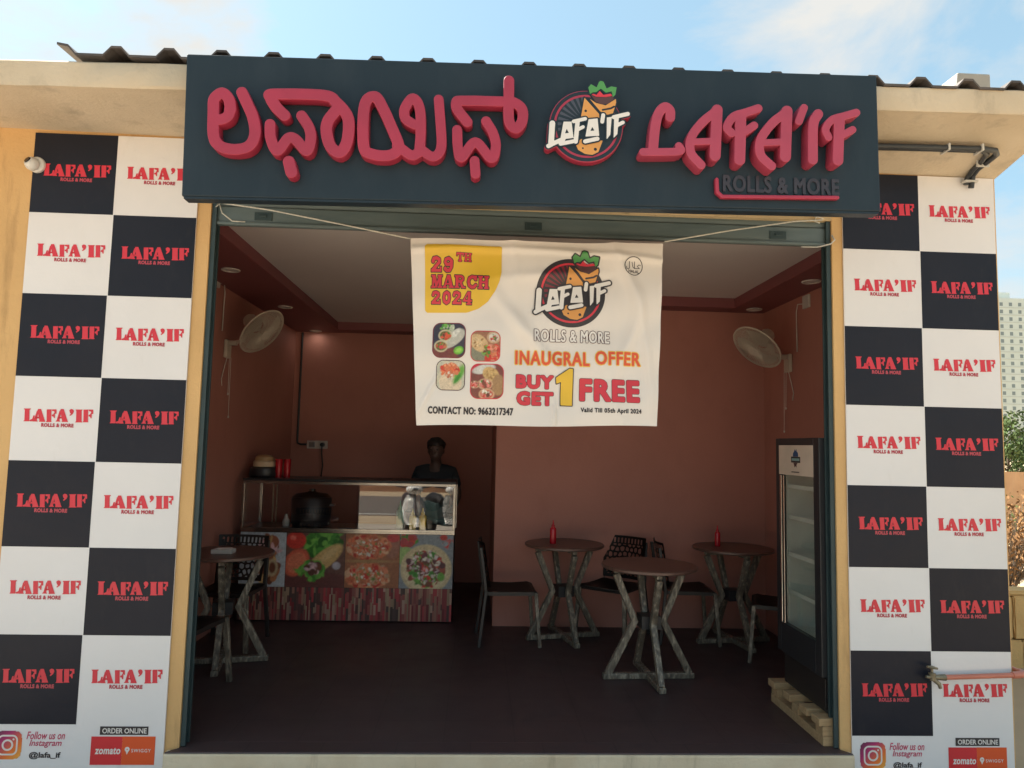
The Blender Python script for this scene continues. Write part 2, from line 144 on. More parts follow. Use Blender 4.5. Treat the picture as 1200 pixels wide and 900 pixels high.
M_plastblk = mat('chair_plastic', (.021, .017, .016), (.027, .021, .019), scale=4, rough=.42)
M_brownwood = mat('table_laminate', (.135, .070, .052), (.105, .052, .040), scale=5, rough=.35, stretch=(1, 9, 1))
M_wrap = mat('film_wrapped_steel', (.105, .088, .066), (.46, .395, .305), scale=48, rough=.30, r2=.14, metal=0, detail=9, lo=.44, hi=.78, bump=.9, bscale=75, stretch=(1, 1, .35))  # pale second colour paints the film's highlights into the base colour as blotches
M_blackm = mat('black_metal', (.016, .017, .02), (.022, .022, .024), scale=4, rough=.4)
M_steel = mat('polished_steel', (.62, .60, .56), (.55, .53, .50), scale=6, rough=.14, metal=1)
M_dsteel = mat('dull_steel', (.30, .29, .27), (.24, .23, .22), scale=9, rough=.35, metal=1)
M_fanw = mat('fan_ivory', (.58, .50, .40), (.50, .43, .34), scale=6, rough=.45)
M_plate = mat('switch_white', (.62, .58, .52), rough=.4)
M_rope = mat('rope_white', (.62, .60, .52), (.5, .48, .42), scale=60, rough=.9)
M_wood = mat('pallet_wood', (.44, .30, .16), (.34, .22, .11), scale=7, rough=.8, stretch=(2, 9, 9), bump=.3)
M_bottle = mat('red_bottle', (.50, .012, .022), rough=.25)
M_yel = mat('yellow_bottle', (.80, .52, .02), rough=.3)
M_greenb = mat('green_jug', (.02, .14, .10), rough=.3)
M_palegreen = mat('pale_green_bottle', (.30, .42, .27), rough=.3)
M_copper = mat('red_pipe', (.60, .20, .13), (.52, .17, .11), scale=9, rough=.42)
M_brass = mat('weathered_brass', (.32, .27, .18), (.18, .15, .10), scale=40, rough=.45, metal=.6)
M_conduit = mat('black_conduit', (.028, .033, .038), rough=.45)
M_cable = mat('grey_tie', (.55, .54, .5), rough=.5)
M_cctv = mat('camera_white', (.68, .66, .62), rough=.35)
M_lens = mat('lens_black', (.012, .012, .014), rough=.1)
M_skin = mat('skin', (.085, .047, .036), (.072, .04, .031), scale=14, rough=.55)
M_hair = mat('hair', (.012, .012, .012), rough=.6)
M_shirt = mat('dark_shirt', (.018, .020, .026), (.024, .026, .03), scale=12, rough=.85)
M_trouser = mat('dark_trousers', (.02, .02, .024), rough=.85)
M_dirt = mat('dry_earth', (.44, .335, .215), (.34, .255, .16), scale=.9, rough=.95, bump=.5, bscale=9, detail=10)
M_street = mat('street_concrete', (.42, .36, .295), (.35, .30, .245), scale=1.1, rough=.9, bump=.25, bscale=40, detail=9)
M_leaf1 = mat('leaf_olive', (.075, .105, .035), (.055, .085, .028), scale=3, rough=.8, spec=.15)
M_leaf2 = mat('leaf_dry', (.24, .135, .06), (.15, .08, .04), scale=3, rough=.9, spec=.05)
M_leaf3 = mat('leaf_green', (.10, .135, .05), (.07, .11, .04), scale=3, rough=.8, spec=.15)
M_bark = mat('bark', (.13, .095, .065), (.09, .065, .045), scale=9, rough=.9)
M_fence = mat('brown_sheet', (.52, .31, .165), (.45, .265, .14), scale=3, rough=.6)
M_conc = mat('raw_concrete', (.42, .39, .34), (.33, .31, .27), scale=3, rough=.9, bump=.3)
M_tower = mat('tower_hazed', (.52, .58, .56), (.48, .54, .52), scale=.2, rough=.8)  # distance haze put into the tower's wall colour as a paler tone
M_towerd = mat('tower_band', (.44, .48, .46), rough=.8)
M_win = mat('window_glass', (.19, .23, .235), rough=.15)
M_frame = mat('window_trim', (.6, .6, .56), rough=.6)
M_stone = stained('rubble_stone', (.64, .44, .20), (.54, .35, .15), (.30, .19, .09), scale=2.4, bump=.5, streak=(2, 2, 1.2))
M_print = painted_mat('printed_picture', .45)
M_clothw = mat('flex_white', (.74, .68, .62), (.71, .65, .595), scale=1.2, rough=.5)
def ink(n, c, r=.5): return mat(n, c, tuple(v * .94 for v in c), scale=6, rough=r)
I_yellow = ink('ink_yellow', (.74, .46, .035)); I_red = ink('ink_red', (.60, .035, .055)); I_dark = ink('ink_dark', (.035, .028, .03))
I_orange = ink('ink_orange', (.70, .085, .03)); I_gold = ink('ink_gold', (.78, .49, .08)); I_tort = ink('ink_tortilla', (.66, .30, .075))
I_white = ink('ink_white', (.74, .70, .66)); I_leaf = ink('ink_leaf', (.075, .28, .075)); I_maroon = ink('ink_maroon', (.20, .022, .035)); I_brown = ink('ink_brown', (.085, .035, .035))
I_pink = ink('ink_pink', (.52, .04, .11)); I_zred = ink('ink_zomred', (.62, .028, .035)); I_sorange = ink('ink_sworange', (.72, .095, .02))
I_grey = ink('ink_ray', (.06, .065, .09))

# tiled floor
M_floor = mat('maroon_floor', (.056, .037, .038), (.068, .042, .042), scale=2.2, rough=.42, r2=.58)
def floor_tiles():
    nt = M_floor.node_tree; p = nt.nodes['Principled BSDF']; src = p.inputs['Base Color'].links[0].from_socket
    t = nt.nodes.new('ShaderNodeTexCoord'); b = nt.nodes.new('ShaderNodeTexBrick'); b.offset = 0
    b.inputs['Scale'].default_value = 1; b.inputs['Brick Width'].default_value = .4; b.inputs['Row Height'].default_value = .4; b.inputs['Mortar Size'].default_value = .004
    b.inputs['Mortar'].default_value = (.040, .028, .028, 1); b.inputs['Color2'].default_value = (.064, .040, .040, 1)
    nt.links.new(t.outputs['Object'], b.inputs['Vector']); nt.links.new(src, b.inputs['Color1']); nt.links.new(b.outputs['Color'], p.inputs['Base Color'])
floor_tiles()

# ------------------------------------------------------------ object helpers
def thing(name, label, cat, loc=(0, 0, 0), rotz=0, group=None):
    o = bpy.data.objects.new(name, None); col.objects.link(o); o.location = loc; o.rotation_euler = (0, 0, rotz)
    o.empty_display_size = .1; o['label'] = label; o['category'] = cat
    if group: o['group'] = group
    return o
def wloc(o):
    v = Vector((0, 0, 0))
    while o: v += o.location; o = o.parent
    return v
def obj(name, bm, m, parent=None, world=True, smooth=False, bevel=0, label=None):
    """link a bmesh as ONE mesh; coordinates are world ones (world=True) or the parent's local ones"""
    me = bpy.data.meshes.new(name)
    if isinstance(bm, bmesh.types.BMesh):
        bm.normal_update(); bm.to_mesh(me); bm.free()
    else: me = bm; me.name = name
    for x in (m if isinstance(m, (list, tuple)) else [m]): me.materials.append(x)
    o = bpy.data.objects.new(name, me); col.objects.link(o)
    if parent is not None:
        o.parent = parent
        if world: me.transform(Matrix.Translation(-wloc(parent)))
    elif world and len(me.vertices):
        c = np.array([v.co[:] for v in me.vertices]); b = Vector((*((c.min(0) + c.max(0)) / 2)[:2], c[:, 2].min()))
        me.transform(Matrix.Translation(-b)); o.location = b
    if smooth:
        for f in me.polygons: f.use_smooth = True
        if smooth == 'auto': me.set_sharp_from_angle(angle=R(38))
    if bevel:
        md = o.modifiers.new('bevel', 'BEVEL'); md.width = bevel; md.segments = 2; md.limit_method = 'ANGLE'; md.angle_limit = R(40)
    if label: o['label'] = label
    return o
def tag(o, label, cat, group=None, kind=None):
    o['label'] = label; o['category'] = cat
    if group: o['group'] = group
    if kind: o['kind'] = kind
    return o
def struct(o): o['kind'] = 'structure'; return o
def BM(): return bmesh.new()
def box(bm, x0, x1, y0, y1, z0, z1, mi=0):
    v = [bm.verts.new(p) for p in ((x0, y0, z0), (x1, y0, z0), (x1, y1, z0), (x0, y1, z0), (x0, y0, z1), (x1, y0, z1), (x1, y1, z1), (x0, y1, z1))]
    for f in ((0, 3, 2, 1), (4, 5, 6, 7), (0, 1, 5, 4), (1, 2, 6, 5), (2, 3, 7, 6), (3, 0, 4, 7)):
        g = bm.faces.new([v[i] for i in f]); g.material_index = mi
    return bm
def B(*a): return box(BM(), *a)
def tube(bm, pts, r, n=10, caps=True, mi=0):
    """round tube through points; r a number or one per point"""
    P = [Vector(p) for p in pts]; rs = r if isinstance(r, (list, tuple)) else [r] * len(P)
    rings = []; up = None
    for i, p in enumerate(P):
        d = (P[min(i + 1, len(P) - 1)] - P[max(i - 1, 0)]).normalized()
        if up is None:
            up = d.orthogonal().normalized()
        up = (up - d * up.dot(d)).normalized(); s = d.cross(up)
        rings.append([bm.verts.new(p + (up * math.cos(2 * math.pi * k / n) + s * math.sin(2 * math.pi * k / n)) * rs[i]) for k in range(n)])
    for a, b in zip(rings, rings[1:]):
        for k in range(n): bm.faces.new((a[k], a[(k + 1) % n], b[(k + 1) % n], b[k])).material_index = mi
    if caps: bm.faces.new(rings[0][::-1]).material_index = mi; bm.faces.new(rings[-1]).material_index = mi
    return bm
def bar(bm, pts, w, h, up=(0, 0, 1)):
    """rectangular-section bar through points (mitred)"""
    P = [Vector(p) for p in pts]; U = Vector(up); rings = []
    for i, p in enumerate(P):
        d = (P[min(i + 1, len(P) - 1)] - P[max(i - 1, 0)]).normalized(); s = d.cross(U).normalized(); u = s.cross(d)
        rings.append([bm.verts.new(p + s * a * w / 2 + u * b * h / 2) for a, b in ((-1, -1), (1, -1), (1, 1), (-1, 1))])
    for a, b in zip(rings, rings[1:]):
        for k in range(4): bm.faces.new((a[k], a[(k + 1) % 4], b[(k + 1) % 4], b[k]))
    bm.faces.new(rings[0][::-1]); bm.faces.new(rings[-1])
    return bm
def lathe(bm, prof, cx=0, cy=0, n=24, mi=0, M=None):
    """revolve (r, z) profile about the vertical through cx, cy"""
    rings = []
    for r, z in prof:
        rings.append([bm.verts.new((M @ Vector(p)) if M else p) for p in [(cx + r * math.cos(2 * math.pi * k / n), cy + r * math.sin(2 * math.pi * k / n), z) for k in range(n)]])
    for a, b in zip(rings, rings[1:]):
        for k in range(n): bm.faces.new((a[k], a[(k + 1) % n], b[(k + 1) % n], b[k])).material_index = mi
    bm.faces.new(rings[0][::-1]).material_index = mi; bm.faces.new(rings[-1]).material_index = mi
    return bm
def dup(root, loc, rotz, label, group=None):
    r = root.copy(); col.objects.link(r); r.location = loc; r.rotation_euler = (0, 0, rotz); r['label'] = label
    if group: r['group'] = group
    for ch in list(root.children):
        c = ch.copy(); col.objects.link(c); c.parent = r
        for g in ch.children:
            d = g.copy(); col.objects.link(d); d.parent = c
    return r

# ------------------------------------------------------------ 2D shapes -> meshes
def sd_stroke(X, Y, pts, r):
    d = np.full(X.shape, 1e9)
    for (ax, ay), (bx, by) in zip(pts, pts[1:]):
        vx, vy = bx - ax, by - ay; L2 = vx * vx + vy * vy + 1e-12
        t = np.clip(((X - ax) * vx + (Y - ay) * vy) / L2, 0, 1)
        d = np.minimum(d, np.hypot(X - ax - t * vx, Y - ay - t * vy))
    return d - r
def sd_poly(X, Y, pts):
    d = np.full(X.shape, 1e9); s = np.ones(X.shape); n = len(pts)
    for i in range(n):
        (ax, ay), (bx, by) = pts[i], pts[i - 1]
        ex, ey = bx - ax, by - ay; wx, wy = X - ax, Y - ay
        t = np.clip((wx * ex + wy * ey) / (ex * ex + ey * ey + 1e-12), 0, 1)
        d = np.minimum(d, (wx - ex * t) ** 2 + (wy - ey * t) ** 2)
        c1 = Y >= ay; c2 = Y < by; c3 = ex * wy > ey * wx
        s = np.where((c1 & c2 & c3) | (~c1 & ~c2 & ~c3), -s, s)
    return s * np.sqrt(d)
def sd_items(X, Y, items, grow=0):
    d = np.full(X.shape, 1e9)
    for t in items:
        if t[0] == 'p': e = sd_poly(X, Y, t[1])
        elif t[0] == 's': e = sd_stroke(X, Y, t[1], t[2])
        elif t[0] == 'c': e = np.hypot(X - t[1][0], Y - t[1][1]) - t[2]
        elif t[0] == 'r': e = np.abs(np.hypot(X - t[1][0], Y - t[1][1]) - t[2]) - t[3]
        d = np.minimum(d, e)
    return d - grow
def smooth_path(P, n=7):
    P = [np.array(p, float) for p in P]
    if len(P) < 3: return [tuple(p) for p in P]
    closed = np.hypot(*(P[0] - P[-1])) < 1e-6; out = []
    for i in range(len(P) - 1):
        a = P[i - 1] if i else (P[-2] if closed else 2 * P[0] - P[1]); b, c = P[i], P[i + 1]
        d = P[i + 2] if i + 2 < len(P) else (P[1] if closed else 2 * P[-1] - P[-2])
        for t in np.linspace(0, 1, n, endpoint=False):
            out.append(tuple(.5 * (2 * b + (c - a) * t + (2 * a - 5 * b + 4 * c - d) * t * t + (3 * b - a - 3 * c + d) * t ** 3)))
    return out + [tuple(P[-1])]
def bounds(items, pad):
    xs, ys = [], []
    for t in items:
        r = t[2] if t[0] in 'sc' else (t[2] + t[3] if t[0] == 'r' else 0)
        for p in (t[1] if t[0] in 'ps' else [t[1]]):
            xs += [p[0] - r, p[0] + r]; ys += [p[1] - r, p[1] + r]
    return min(xs) - pad, max(xs) + pad, min(ys) - pad, max(ys) + pad
def grid(bd, step):
    x0, x1, y0, y1 = bd
    xs = np.arange(x0, x1 + step, step); ys = np.arange(y0, y1 + step, step)
    return xs, ys, *np.meshgrid(xs, ys)
def cells(F, xs, ys, run=6):
    """filled marching squares: (verts, faces) of F < 0"""
    V, idx, faces = [], {}, []
    ins = F < 0
    def corner(i, j):
        k = (0, i, j)
        if k not in idx: idx[k] = len(V); V.append((xs[i], ys[j]))
        return idx[k]
    def cut(i, j, i2, j2):
        if (i2, j2) < (i, j): i, j, i2, j2 = i2, j2, i, j
        k = (1, i, j, i2, j2)
        if k not in idx:
            a, b = F[j, i], F[j2, i2]; t = a / (a - b); t = min(max(t, .02), .98)
            idx[k] = len(V); V.append((xs[i] + (xs[i2] - xs[i]) * t, ys[j] + (ys[j2] - ys[j]) * t))
        return idx[k]
    ny, nx = F.shape
    for j in range(ny - 1):
        row = ins[j].astype(int) + ins[j + 1]
        full = (row[:-1] + row[1:]) == 4; none = (row[:-1] + row[1:]) == 0
        i = 0
        while i < nx - 1:
            if none[i]: i += 1; continue
            if full[i]:
                k = i
                while k < nx - 1 and full[k] and k - i < run: k += 1
                faces.append((corner(i, j), corner(k, j), corner(k, j + 1), corner(i, j + 1))); i = k; continue
            cs = [(i, j), (i + 1, j), (i + 1, j + 1), (i, j + 1)]; poly = []
            for a in range(4):
                p, q = cs[a], cs[(a + 1) % 4]
                if ins[p[1], p[0]]: poly.append(corner(*p))
                if ins[p[1], p[0]] != ins[q[1], q[0]]: poly.append(cut(*p, *q))
            if len(poly) >= 3: faces.append(tuple(poly))
            i += 1
    return V, faces
def contours(F, xs, ys):
    ins = F < 0; seg = {}
    pos = {}
    def key(a, b):
        if b < a: a, b = b, a
        k = (a, b)
        if k not in pos:
            fa, fb = F[a[1], a[0]], F[b[1], b[0]]; t = fa / (fa - fb)
            pos[k] = (xs[a[0]] + (xs[b[0]] - xs[a[0]]) * t, ys[a[1]] + (ys[b[1]] - ys[a[1]]) * t)
        return k
    ny, nx = F.shape
    mixed = np.argwhere((ins[:-1, :-1].astype(int) + ins[1:, :-1] + ins[:-1, 1:] + ins[1:, 1:]) % 4 != 0)
    for j, i in mixed:
        cs = [(i, j), (i + 1, j), (i + 1, j + 1), (i, j + 1)]; cu = []
        for a in range(4):
            p, q = cs[a], cs[(a + 1) % 4]; x, y = ins[p[1], p[0]], ins[q[1], q[0]]
            if x != y: cu.append((key(p, q), x))
        outs = [c[0] for c in cu if c[1]]; inn = [c[0] for c in cu if not c[1]]
        if len(outs) == 1: seg[outs[0]] = inn[0]
        else:
            for a in range(len(cu)):
                if cu[a][1]: seg[cu[a][0]] = cu[(a + 1) % len(cu)][0]
    loops = []
    while seg:
        s = next(iter(seg)); lp = []; k = s
        while k in seg: lp.append(pos[k]); k = seg.pop(k)
        if len(lp) > 5: loops.append(lp)
    return loops
def simplify(lp, tol):
    P = np.array(lp); n = len(P); keep = np.zeros(n, bool); a = 0; b = int(np.argmax(((P - P[0]) ** 2).sum(1))); keep[[a, b]] = True
    st = [(a, b), (b, n)]
    Q = np.vstack([P, P[:1]])
    while st:
        i, j = st.pop()
        if j - i < 2: continue
        d = Q[j] - Q[i]; L_ = np.hypot(*d) + 1e-12; w = Q[i + 1:j] - Q[i]
        e = np.abs(d[0] * w[:, 1] - d[1] * w[:, 0]) / L_; k = int(np.argmax(e))
        if e[k] > tol: keep[i + 1 + k] = True; st += [(i, i + 1 + k), (i + 1 + k, j)]
    return P[keep]
def solid2d(F, xs, ys, depth, bevel, tol=.0006):
    """outline of F<0 as a solid: mesh in (x, z), front face at y=-depth, back at y=0"""
    cu = bpy.data.curves.new('outline', 'CURVE'); cu.dimensions = '2D'; cu.fill_mode = 'BOTH'
    cu.extrude = max(depth / 2 - bevel, .0005); cu.bevel_depth = bevel; cu.bevel_resolution = 2
    for lp in contours(F + bevel, xs, ys):
        P = simplify(lp, tol)
        if len(P) < 3: continue
        s = cu.splines.new('POLY'); s.points.add(len(P) - 1)
        for i, p in enumerate(P): s.points[i].co = (p[0], p[1], 0, 1)
        s.use_cyclic_u = True
    return curve_mesh(cu, Matrix.Translation((0, -depth / 2, 0)) @ Matrix.Rotation(R(90), 4, 'X'))
def curve_mesh(cu, M):
    o = bpy.data.objects.new('outline', cu); col.objects.link(o); bpy.context.view_layer.update()
    me = bpy.data.meshes.new_from_object(o.evaluated_get(bpy.context.evaluated_depsgraph_get()))
    col.objects.unlink(o); bpy.data.objects.remove(o); bpy.data.curves.remove(cu)
    me.materials.clear(); me.transform(M)
    return me
def text2d(body, bx, bold=0, shear=0, spacing=1):
    """builtin font as flat (verts, faces) fitted into the box x0, y0, x1, y1"""
    cu = bpy.data.curves.new('lettering', 'FONT'); cu.body = body; cu.size = 1; cu.offset = bold; cu.shear = shear; cu.space_character = spacing; cu.resolution_u = 3
    me = curve_mesh(cu, Matrix())
    V = np.array([v.co[:2] for v in me.vertices]); F = [tuple(p.vertices) for p in me.polygons]
    bpy.data.meshes.remove(me)
    lo, hi = V.min(0), V.max(0)
    x0, y0, x1, y1 = bx
    V = (V - lo) / (hi - lo) * np.array([x1 - x0, y1 - y0]) + np.array([x0, y0])
    return [tuple(v) for v in V], F
def bold_text(body, bx, grow, step=.002, spacing=1, run=4):
    """builtin font thickened by distance (grow in metres) around its true outline"""
    x0, y0, x1, y1 = bx
    V, F = text2d(body, (x0 + grow, y0 + grow, x1 - grow, y1 - grow), 0, 0, spacing)
    V = np.array(V); cnt = {}
    for f in F:
        for a, b in zip(f, f[1:] + f[:1]): k = (min(a, b), max(a, b)); cnt[k] = cnt.get(k, 0) + 1
    E_ = [k for k, c in cnt.items() if c == 1]
    xs, ys, X, Y = grid((x0 - 3 * step, x1 + 3 * step, y0 - 3 * step, y1 + 3 * step), step)
    d = np.full(X.shape, 1e9); ins = np.zeros(X.shape, bool)
    for a, b in E_:
        (ax, ay), (bx_, by) = V[a], V[b]; vx, vy = bx_ - ax, by - ay
        t = np.clip(((X - ax) * vx + (Y - ay) * vy) / (vx * vx + vy * vy + 1e-14), 0, 1); d = np.minimum(d, np.hypot(X - ax - t * vx, Y - ay - t * vy))
        if vy != 0: ins ^= ((ay > Y) != (by > Y)) & (X < ax + (Y - ay) * vx / vy)
    return cells(np.where(ins, -d, d) - grow, xs, ys, run)
def flat(parts):
    """[(verts, faces), ...] -> bmesh of flat prints facing -Y; each entry may carry y or a function y(x, z) and a material index"""
    bm = BM()
    for V, F, y, mi in parts:
        vs = [bm.verts.new((p[0], y(p[0], p[1]) if callable(y) else y, p[1])) for p in V]
        for f in F:
            if len(set(f)) < 3: continue
            a = sum(V[f[i - 1]][0] * V[f[i]][1] - V[f[i]][0] * V[f[i - 1]][1] for i in range(len(f)))
            if abs(a) < 1e-12: continue
            g = bm.faces.new([vs[i] for i in (f if a > 0 else f[::-1])]); g.material_index = mi
    bm.normal_update()
    return bm
def ngon(pts): return list(map(tuple, pts)), [tuple(range(len(pts)))]
def rect(x0, y0, x1, y1): return ngon([(x0, y0), (x1, y0), (x1, y1), (x0, y1)])
def shape(items, step, grow=0, holes=None, run=6):
    xs, ys, X, Y = grid(bounds(items, step * 2 + max(grow, 0)), step)
    F = sd_items(X, Y, items, grow)
    if holes: F = np.maximum(F, -sd_items(X, Y, holes))
    return cells(F, xs, ys, run)
def rrect(x0, y0, x1, y1, r, step):
    xs, ys, X, Y = grid((x0 - step * 2, x1 + step * 2, y0 - step * 2, y1 + step * 2), step)
    qx = np.abs(X - (x0 + x1) / 2) - (x1 - x0) / 2 + r; qy = np.abs(Y - (y0 + y1) / 2) - (y1 - y0) / 2 + r
    F = np.hypot(np.maximum(qx, 0), np.maximum(qy, 0)) + np.minimum(np.maximum(qx, qy), 0) - r
    return xs, ys, F
# slab lettering for the dates
SLAB = {'T': [('s', [(.5, 0), (.5, .9)], .13), ('p', [(0, .78), (1, .78), (1, 1), (0, 1)]), ('p', [(0, .6), (.14, .6), (.14, 1), (0, 1)]), ('p', [(.86, .6), (1, .6), (1, 1), (.86, 1)]), ('p', [(.25, 0), (.75, 0), (.75, .15), (.25, .15)])],
 'H': [('p', [(.1, 0), (.36, 0), (.36, 1), (.1, 1)]), ('p', [(.64, 0), (.9, 0), (.9, 1), (.64, 1)]), ('p', [(.1, .42), (.9, .42), (.9, .58), (.1, .58)])] + [('p', [(a, b), (a + .44, b), (a + .44, b + .15), (a, b + .15)]) for a in (.01, .55) for b in (0, .85)],
 'M': [('p', [(.1, 0), (.26, 0), (.26, 1), (.1, 1)]), ('p', [(.68, 0), (.92, 0), (.92, 1), (.68, 1)]), ('p', [(.1, 1), (.36, 1), (.56, .3), (.48, 0), (.42, 0)]), ('p', [(.92, 1), (.68, 1), (.44, .2), (.5, 0)])] + [('p', [(a, b), (a + w, b), (a + w, b + .15), (a, b + .15)]) for a, w in ((0, .38), (.58, .42)) for b in (0, .85)],
 'A': [('p', [(.05, 0), (.22, 0), (.56, 1), (.38, 1)]), ('p', [(.66, 0), (.95, 0), (.64, 1), (.36, 1)]), ('p', [(.25, .25), (.75, .25), (.75, .38), (.25, .38)]), ('p', [(0, 0), (.38, 0), (.38, .14), (0, .14)]), ('p', [(.55, 0), (1, 0), (1, .14), (.55, .14)])],
 'R': [('p', [(.1, 0), (.36, 0), (.36, 1), (.1, 1)]), ('s', [(.3, .9), (.6, .9), (.74, .8), (.74, .65), (.6, .52), (.3, .52)], .1), ('p', [(.4, .5), (.62, .5), (.9, 0), (.64, 0)]), ('p', [(0, 0), (.46, 0), (.46, .14), (0, .14)]), ('p', [(.62, 0), (1, 0), (1, .14), (.62, .14)]), ('p', [(0, .86), (.4, .86), (.4, 1), (0, 1)])],
 'C': [('s', [(.82, .72), (.7, .88), (.5, .9), (.28, .78), (.2, .5), (.28, .22), (.5, .1), (.7, .12), (.86, .28)], .12), ('p', [(.8, .6), (.95, .6), (.95, 1), (.8, 1)])],
 '2': [('s', [(.18, .7), (.25, .86), (.5, .9), (.72, .8), (.74, .64), (.5, .42), (.2, .12)], .12), ('p', [(.05, 0), (.92, 0), (.92, .2), (.05, .2)]), ('p', [(.8, 0), (.94, 0), (.94, .36), (.8, .36)]), ('c', (.2, .7), .14)],
 '9': [('s', [(.5, .9), (.25, .82), (.2, .65), (.3, .5), (.55, .5), (.72, .62), (.72, .76), (.5, .9)], .11), ('s', [(.76, .7), (.74, .35), (.6, .12), (.35, .1), (.2, .2)], .12), ('c', (.22, .22), .14)],
 '0': [('s', [(.5, .9), (.28, .78), (.22, .5), (.28, .22), (.5, .1), (.72, .22), (.78, .5), (.72, .78), (.5, .9)], .13)],
 '4': [('p', [(.52, 0), (.8, 0), (.8, 1), (.52, 1)]), ('p', [(.04, .22), (.95, .22), (.95, .38), (.04, .38)]), ('p', [(.04, .3), (.2, .3), (.66, 1), (.5, 1)]), ('p', [(.4, 0), (.93, 0), (.93, .13), (.4, .13)])]}
def slab(word, bx, grow=0, n=34):
    x0, y0, x1, y1 = bx; w = (x1 - x0) / len(word); h = y1 - y0; outp = []
    for i, ch in enumerate(word):
        xs, ys, X, Y = grid((-.1, 1.1, -.1, 1.1), 1.2 / n)
        V, F = cells(sd_items(X, Y, SLAB[ch], grow), xs, ys)
        outp.append(([(x0 + w * (i + .02 + .96 * a), y0 + h * b) for a, b in V], F))
    return outp
# printed pictures painted as a colour grid
def picture(bx, n, paint, y, clip=None, gain=1, grain=True):
    """mesh of a printed picture in the box, paint(U, V) -> rgb array; clip = SDF mask array fn"""
    x0, z0, x1, z1 = bx; u = np.linspace(0, 1, n); U, V = np.meshgrid(u, u)
    g_ = np.random.default_rng(n); lo4 = np.kron(g_.normal(0, 1, (n // 4 + 1, n // 4 + 1)), np.ones((4, 4)))[:n, :n]
    C_ = np.clip(paint(U, V) * gain * np.clip(1 + .08 * g_.normal(0, 1, U.shape) + .06 * lo4, .5, 1.6)[..., None], 0, .8) if grain else paint(U, V)
    me = bpy.data.meshes.new('picture')
    verts = [(x0 + (x1 - x0) * U[j, i], y(x0 + (x1 - x0) * U[j, i], z0 + (z1 - z0) * V[j, i]) if callable(y) else y, z0 + (z1 - z0) * V[j, i]) for j in range(n) for i in range(n)]
    keep = clip(U, V) if clip else np.ones(U.shape, bool)
    faces = [(j * n + i, j * n + i + 1, (j + 1) * n + i + 1, (j + 1) * n + i) for j in range(n - 1) for i in range(n - 1) if keep[j, i] and keep[j, i + 1] and keep[j + 1, i] and keep[j + 1, i + 1]]
    me.from_pydata(verts, [], faces)
    a = me.color_attributes.new('print', 'FLOAT_COLOR', 'POINT')
    a.data.foreach_set('color', np.concatenate([C_.reshape(-1, 3), np.ones((n * n, 1))], 1).astype(np.float32).ravel())
    return me
def blob(C_, U, V, cx, cy, rx, ry, c, rot=0, soft=.03, amt=1):
    s, k = math.sin(rot), math.cos(rot); x = (U - cx) * k + (V - cy) * s; y = -(U - cx) * s + (V - cy) * k
    d = np.hypot(x / rx, y / ry) - 1
    w = (np.clip(-d / (soft / min(rx, ry)) + .5, 0, 1) * amt)[..., None]
    C_[:] = C_ * (1 - w) + np.array(c) * w
def speck(C_, U, V, cx, cy, rx, ry, pal, n, size, r_):
    for _ in range(n):
        a = r_.uniform(0, 6.28); q = math.sqrt(r_.uniform(0, 1)); s = size * r_.uniform(.5, 1.5)
        blob(C_, U, V, cx + rx * q * math.cos(a), cy + ry * q * math.sin(a), s, s * r_.uniform(.25, .9), np.array(pal[r_.integers(len(pal))]) * r_.uniform(.75, 1.2), r_.uniform(0, 3.1), .02)
tort = (.52, .33, .13); tortd = (.36, .19, .06); lett = (.05, .22, .025); lett2 = (.13, .34, .05); tom = (.50, .035, .022); meat = (.16, .05, .025); onion = (.55, .36, .38); crm = (.66, .6, .5); salm = (.55, .16, .07); dark = (.03, .025, .035); slate = (.22, .24, .26)
def canvas(U, c): return np.ones((*U.shape, 3)) * np.array(c)

# ------------------------------------------------------------ ground, street
bm = BM()
def heightf(x, y):
    if x < 3.4 or y < -1.5: return -.22
    k = min(1, (x - 3.4) / 2) * min(1, (y + 1.5) / 3)
    return -.22 + k * (.10 * math.sin(x * 1.9 + y) * math.cos(y * 1.4) + .12 * min(1, (x - 3.4) / 3))
xs_ = [-600, -200, -60, -20, -8] + [3.2 + i * .5 for i in range(24)] + [20, 30, 60, 120, 300, 700]
ys_ = [-600, -200, -60, -20, -7.2] + [-1.6 + i * .5 for i in range(34)] + [20, 30, 60, 120, 300, 700]
vs = {(i, j): bm.verts.new((x, y, heightf(x, y) if x < 16 and y < 16 else -.2)) for i, x in enumerate(xs_) for j, y in enumerate(ys_)}
for i in range(len(xs_) - 1):
    for j in range(len(ys_) - 1): bm.faces.new((vs[i, j], vs[i + 1, j], vs[i + 1, j + 1], vs[i, j + 1]))
struct(obj('ground', bm, M_dirt, smooth=True))
struct(obj('pavement', B(-9, 3.2, -7, -.13, -.24, -.212), M_street, bevel=.006))

struct(obj('road', B(-300, 300, -15.5, -9.0, -.24, -.208), mat('asphalt', (.14, .12, .10), (.11, .098, .085), scale=3, rough=.9, bump=.3, bscale=60)))
struct(obj('road_edge_line', B(-300, 300, -9.35, -9.25, -.2075, -.204), mat('road_paint', (.62, .60, .54), rough=.8)))
cwall = thing('compound_wall', 'low brown compound wall across the street mirrored in the counter glass', 'wall', (0, -18.1, -.22))
obj('masonry', B(-40, 40, -18.2, -18.0, -.3, 1.0), mat('brown_wall', (.30, .155, .085), (.24, .125, .07), scale=2, rough=.9), cwall)
obj('coping', B(-40, 40, -18.26, -17.94, 1.002, 1.1), M_conc, cwall)
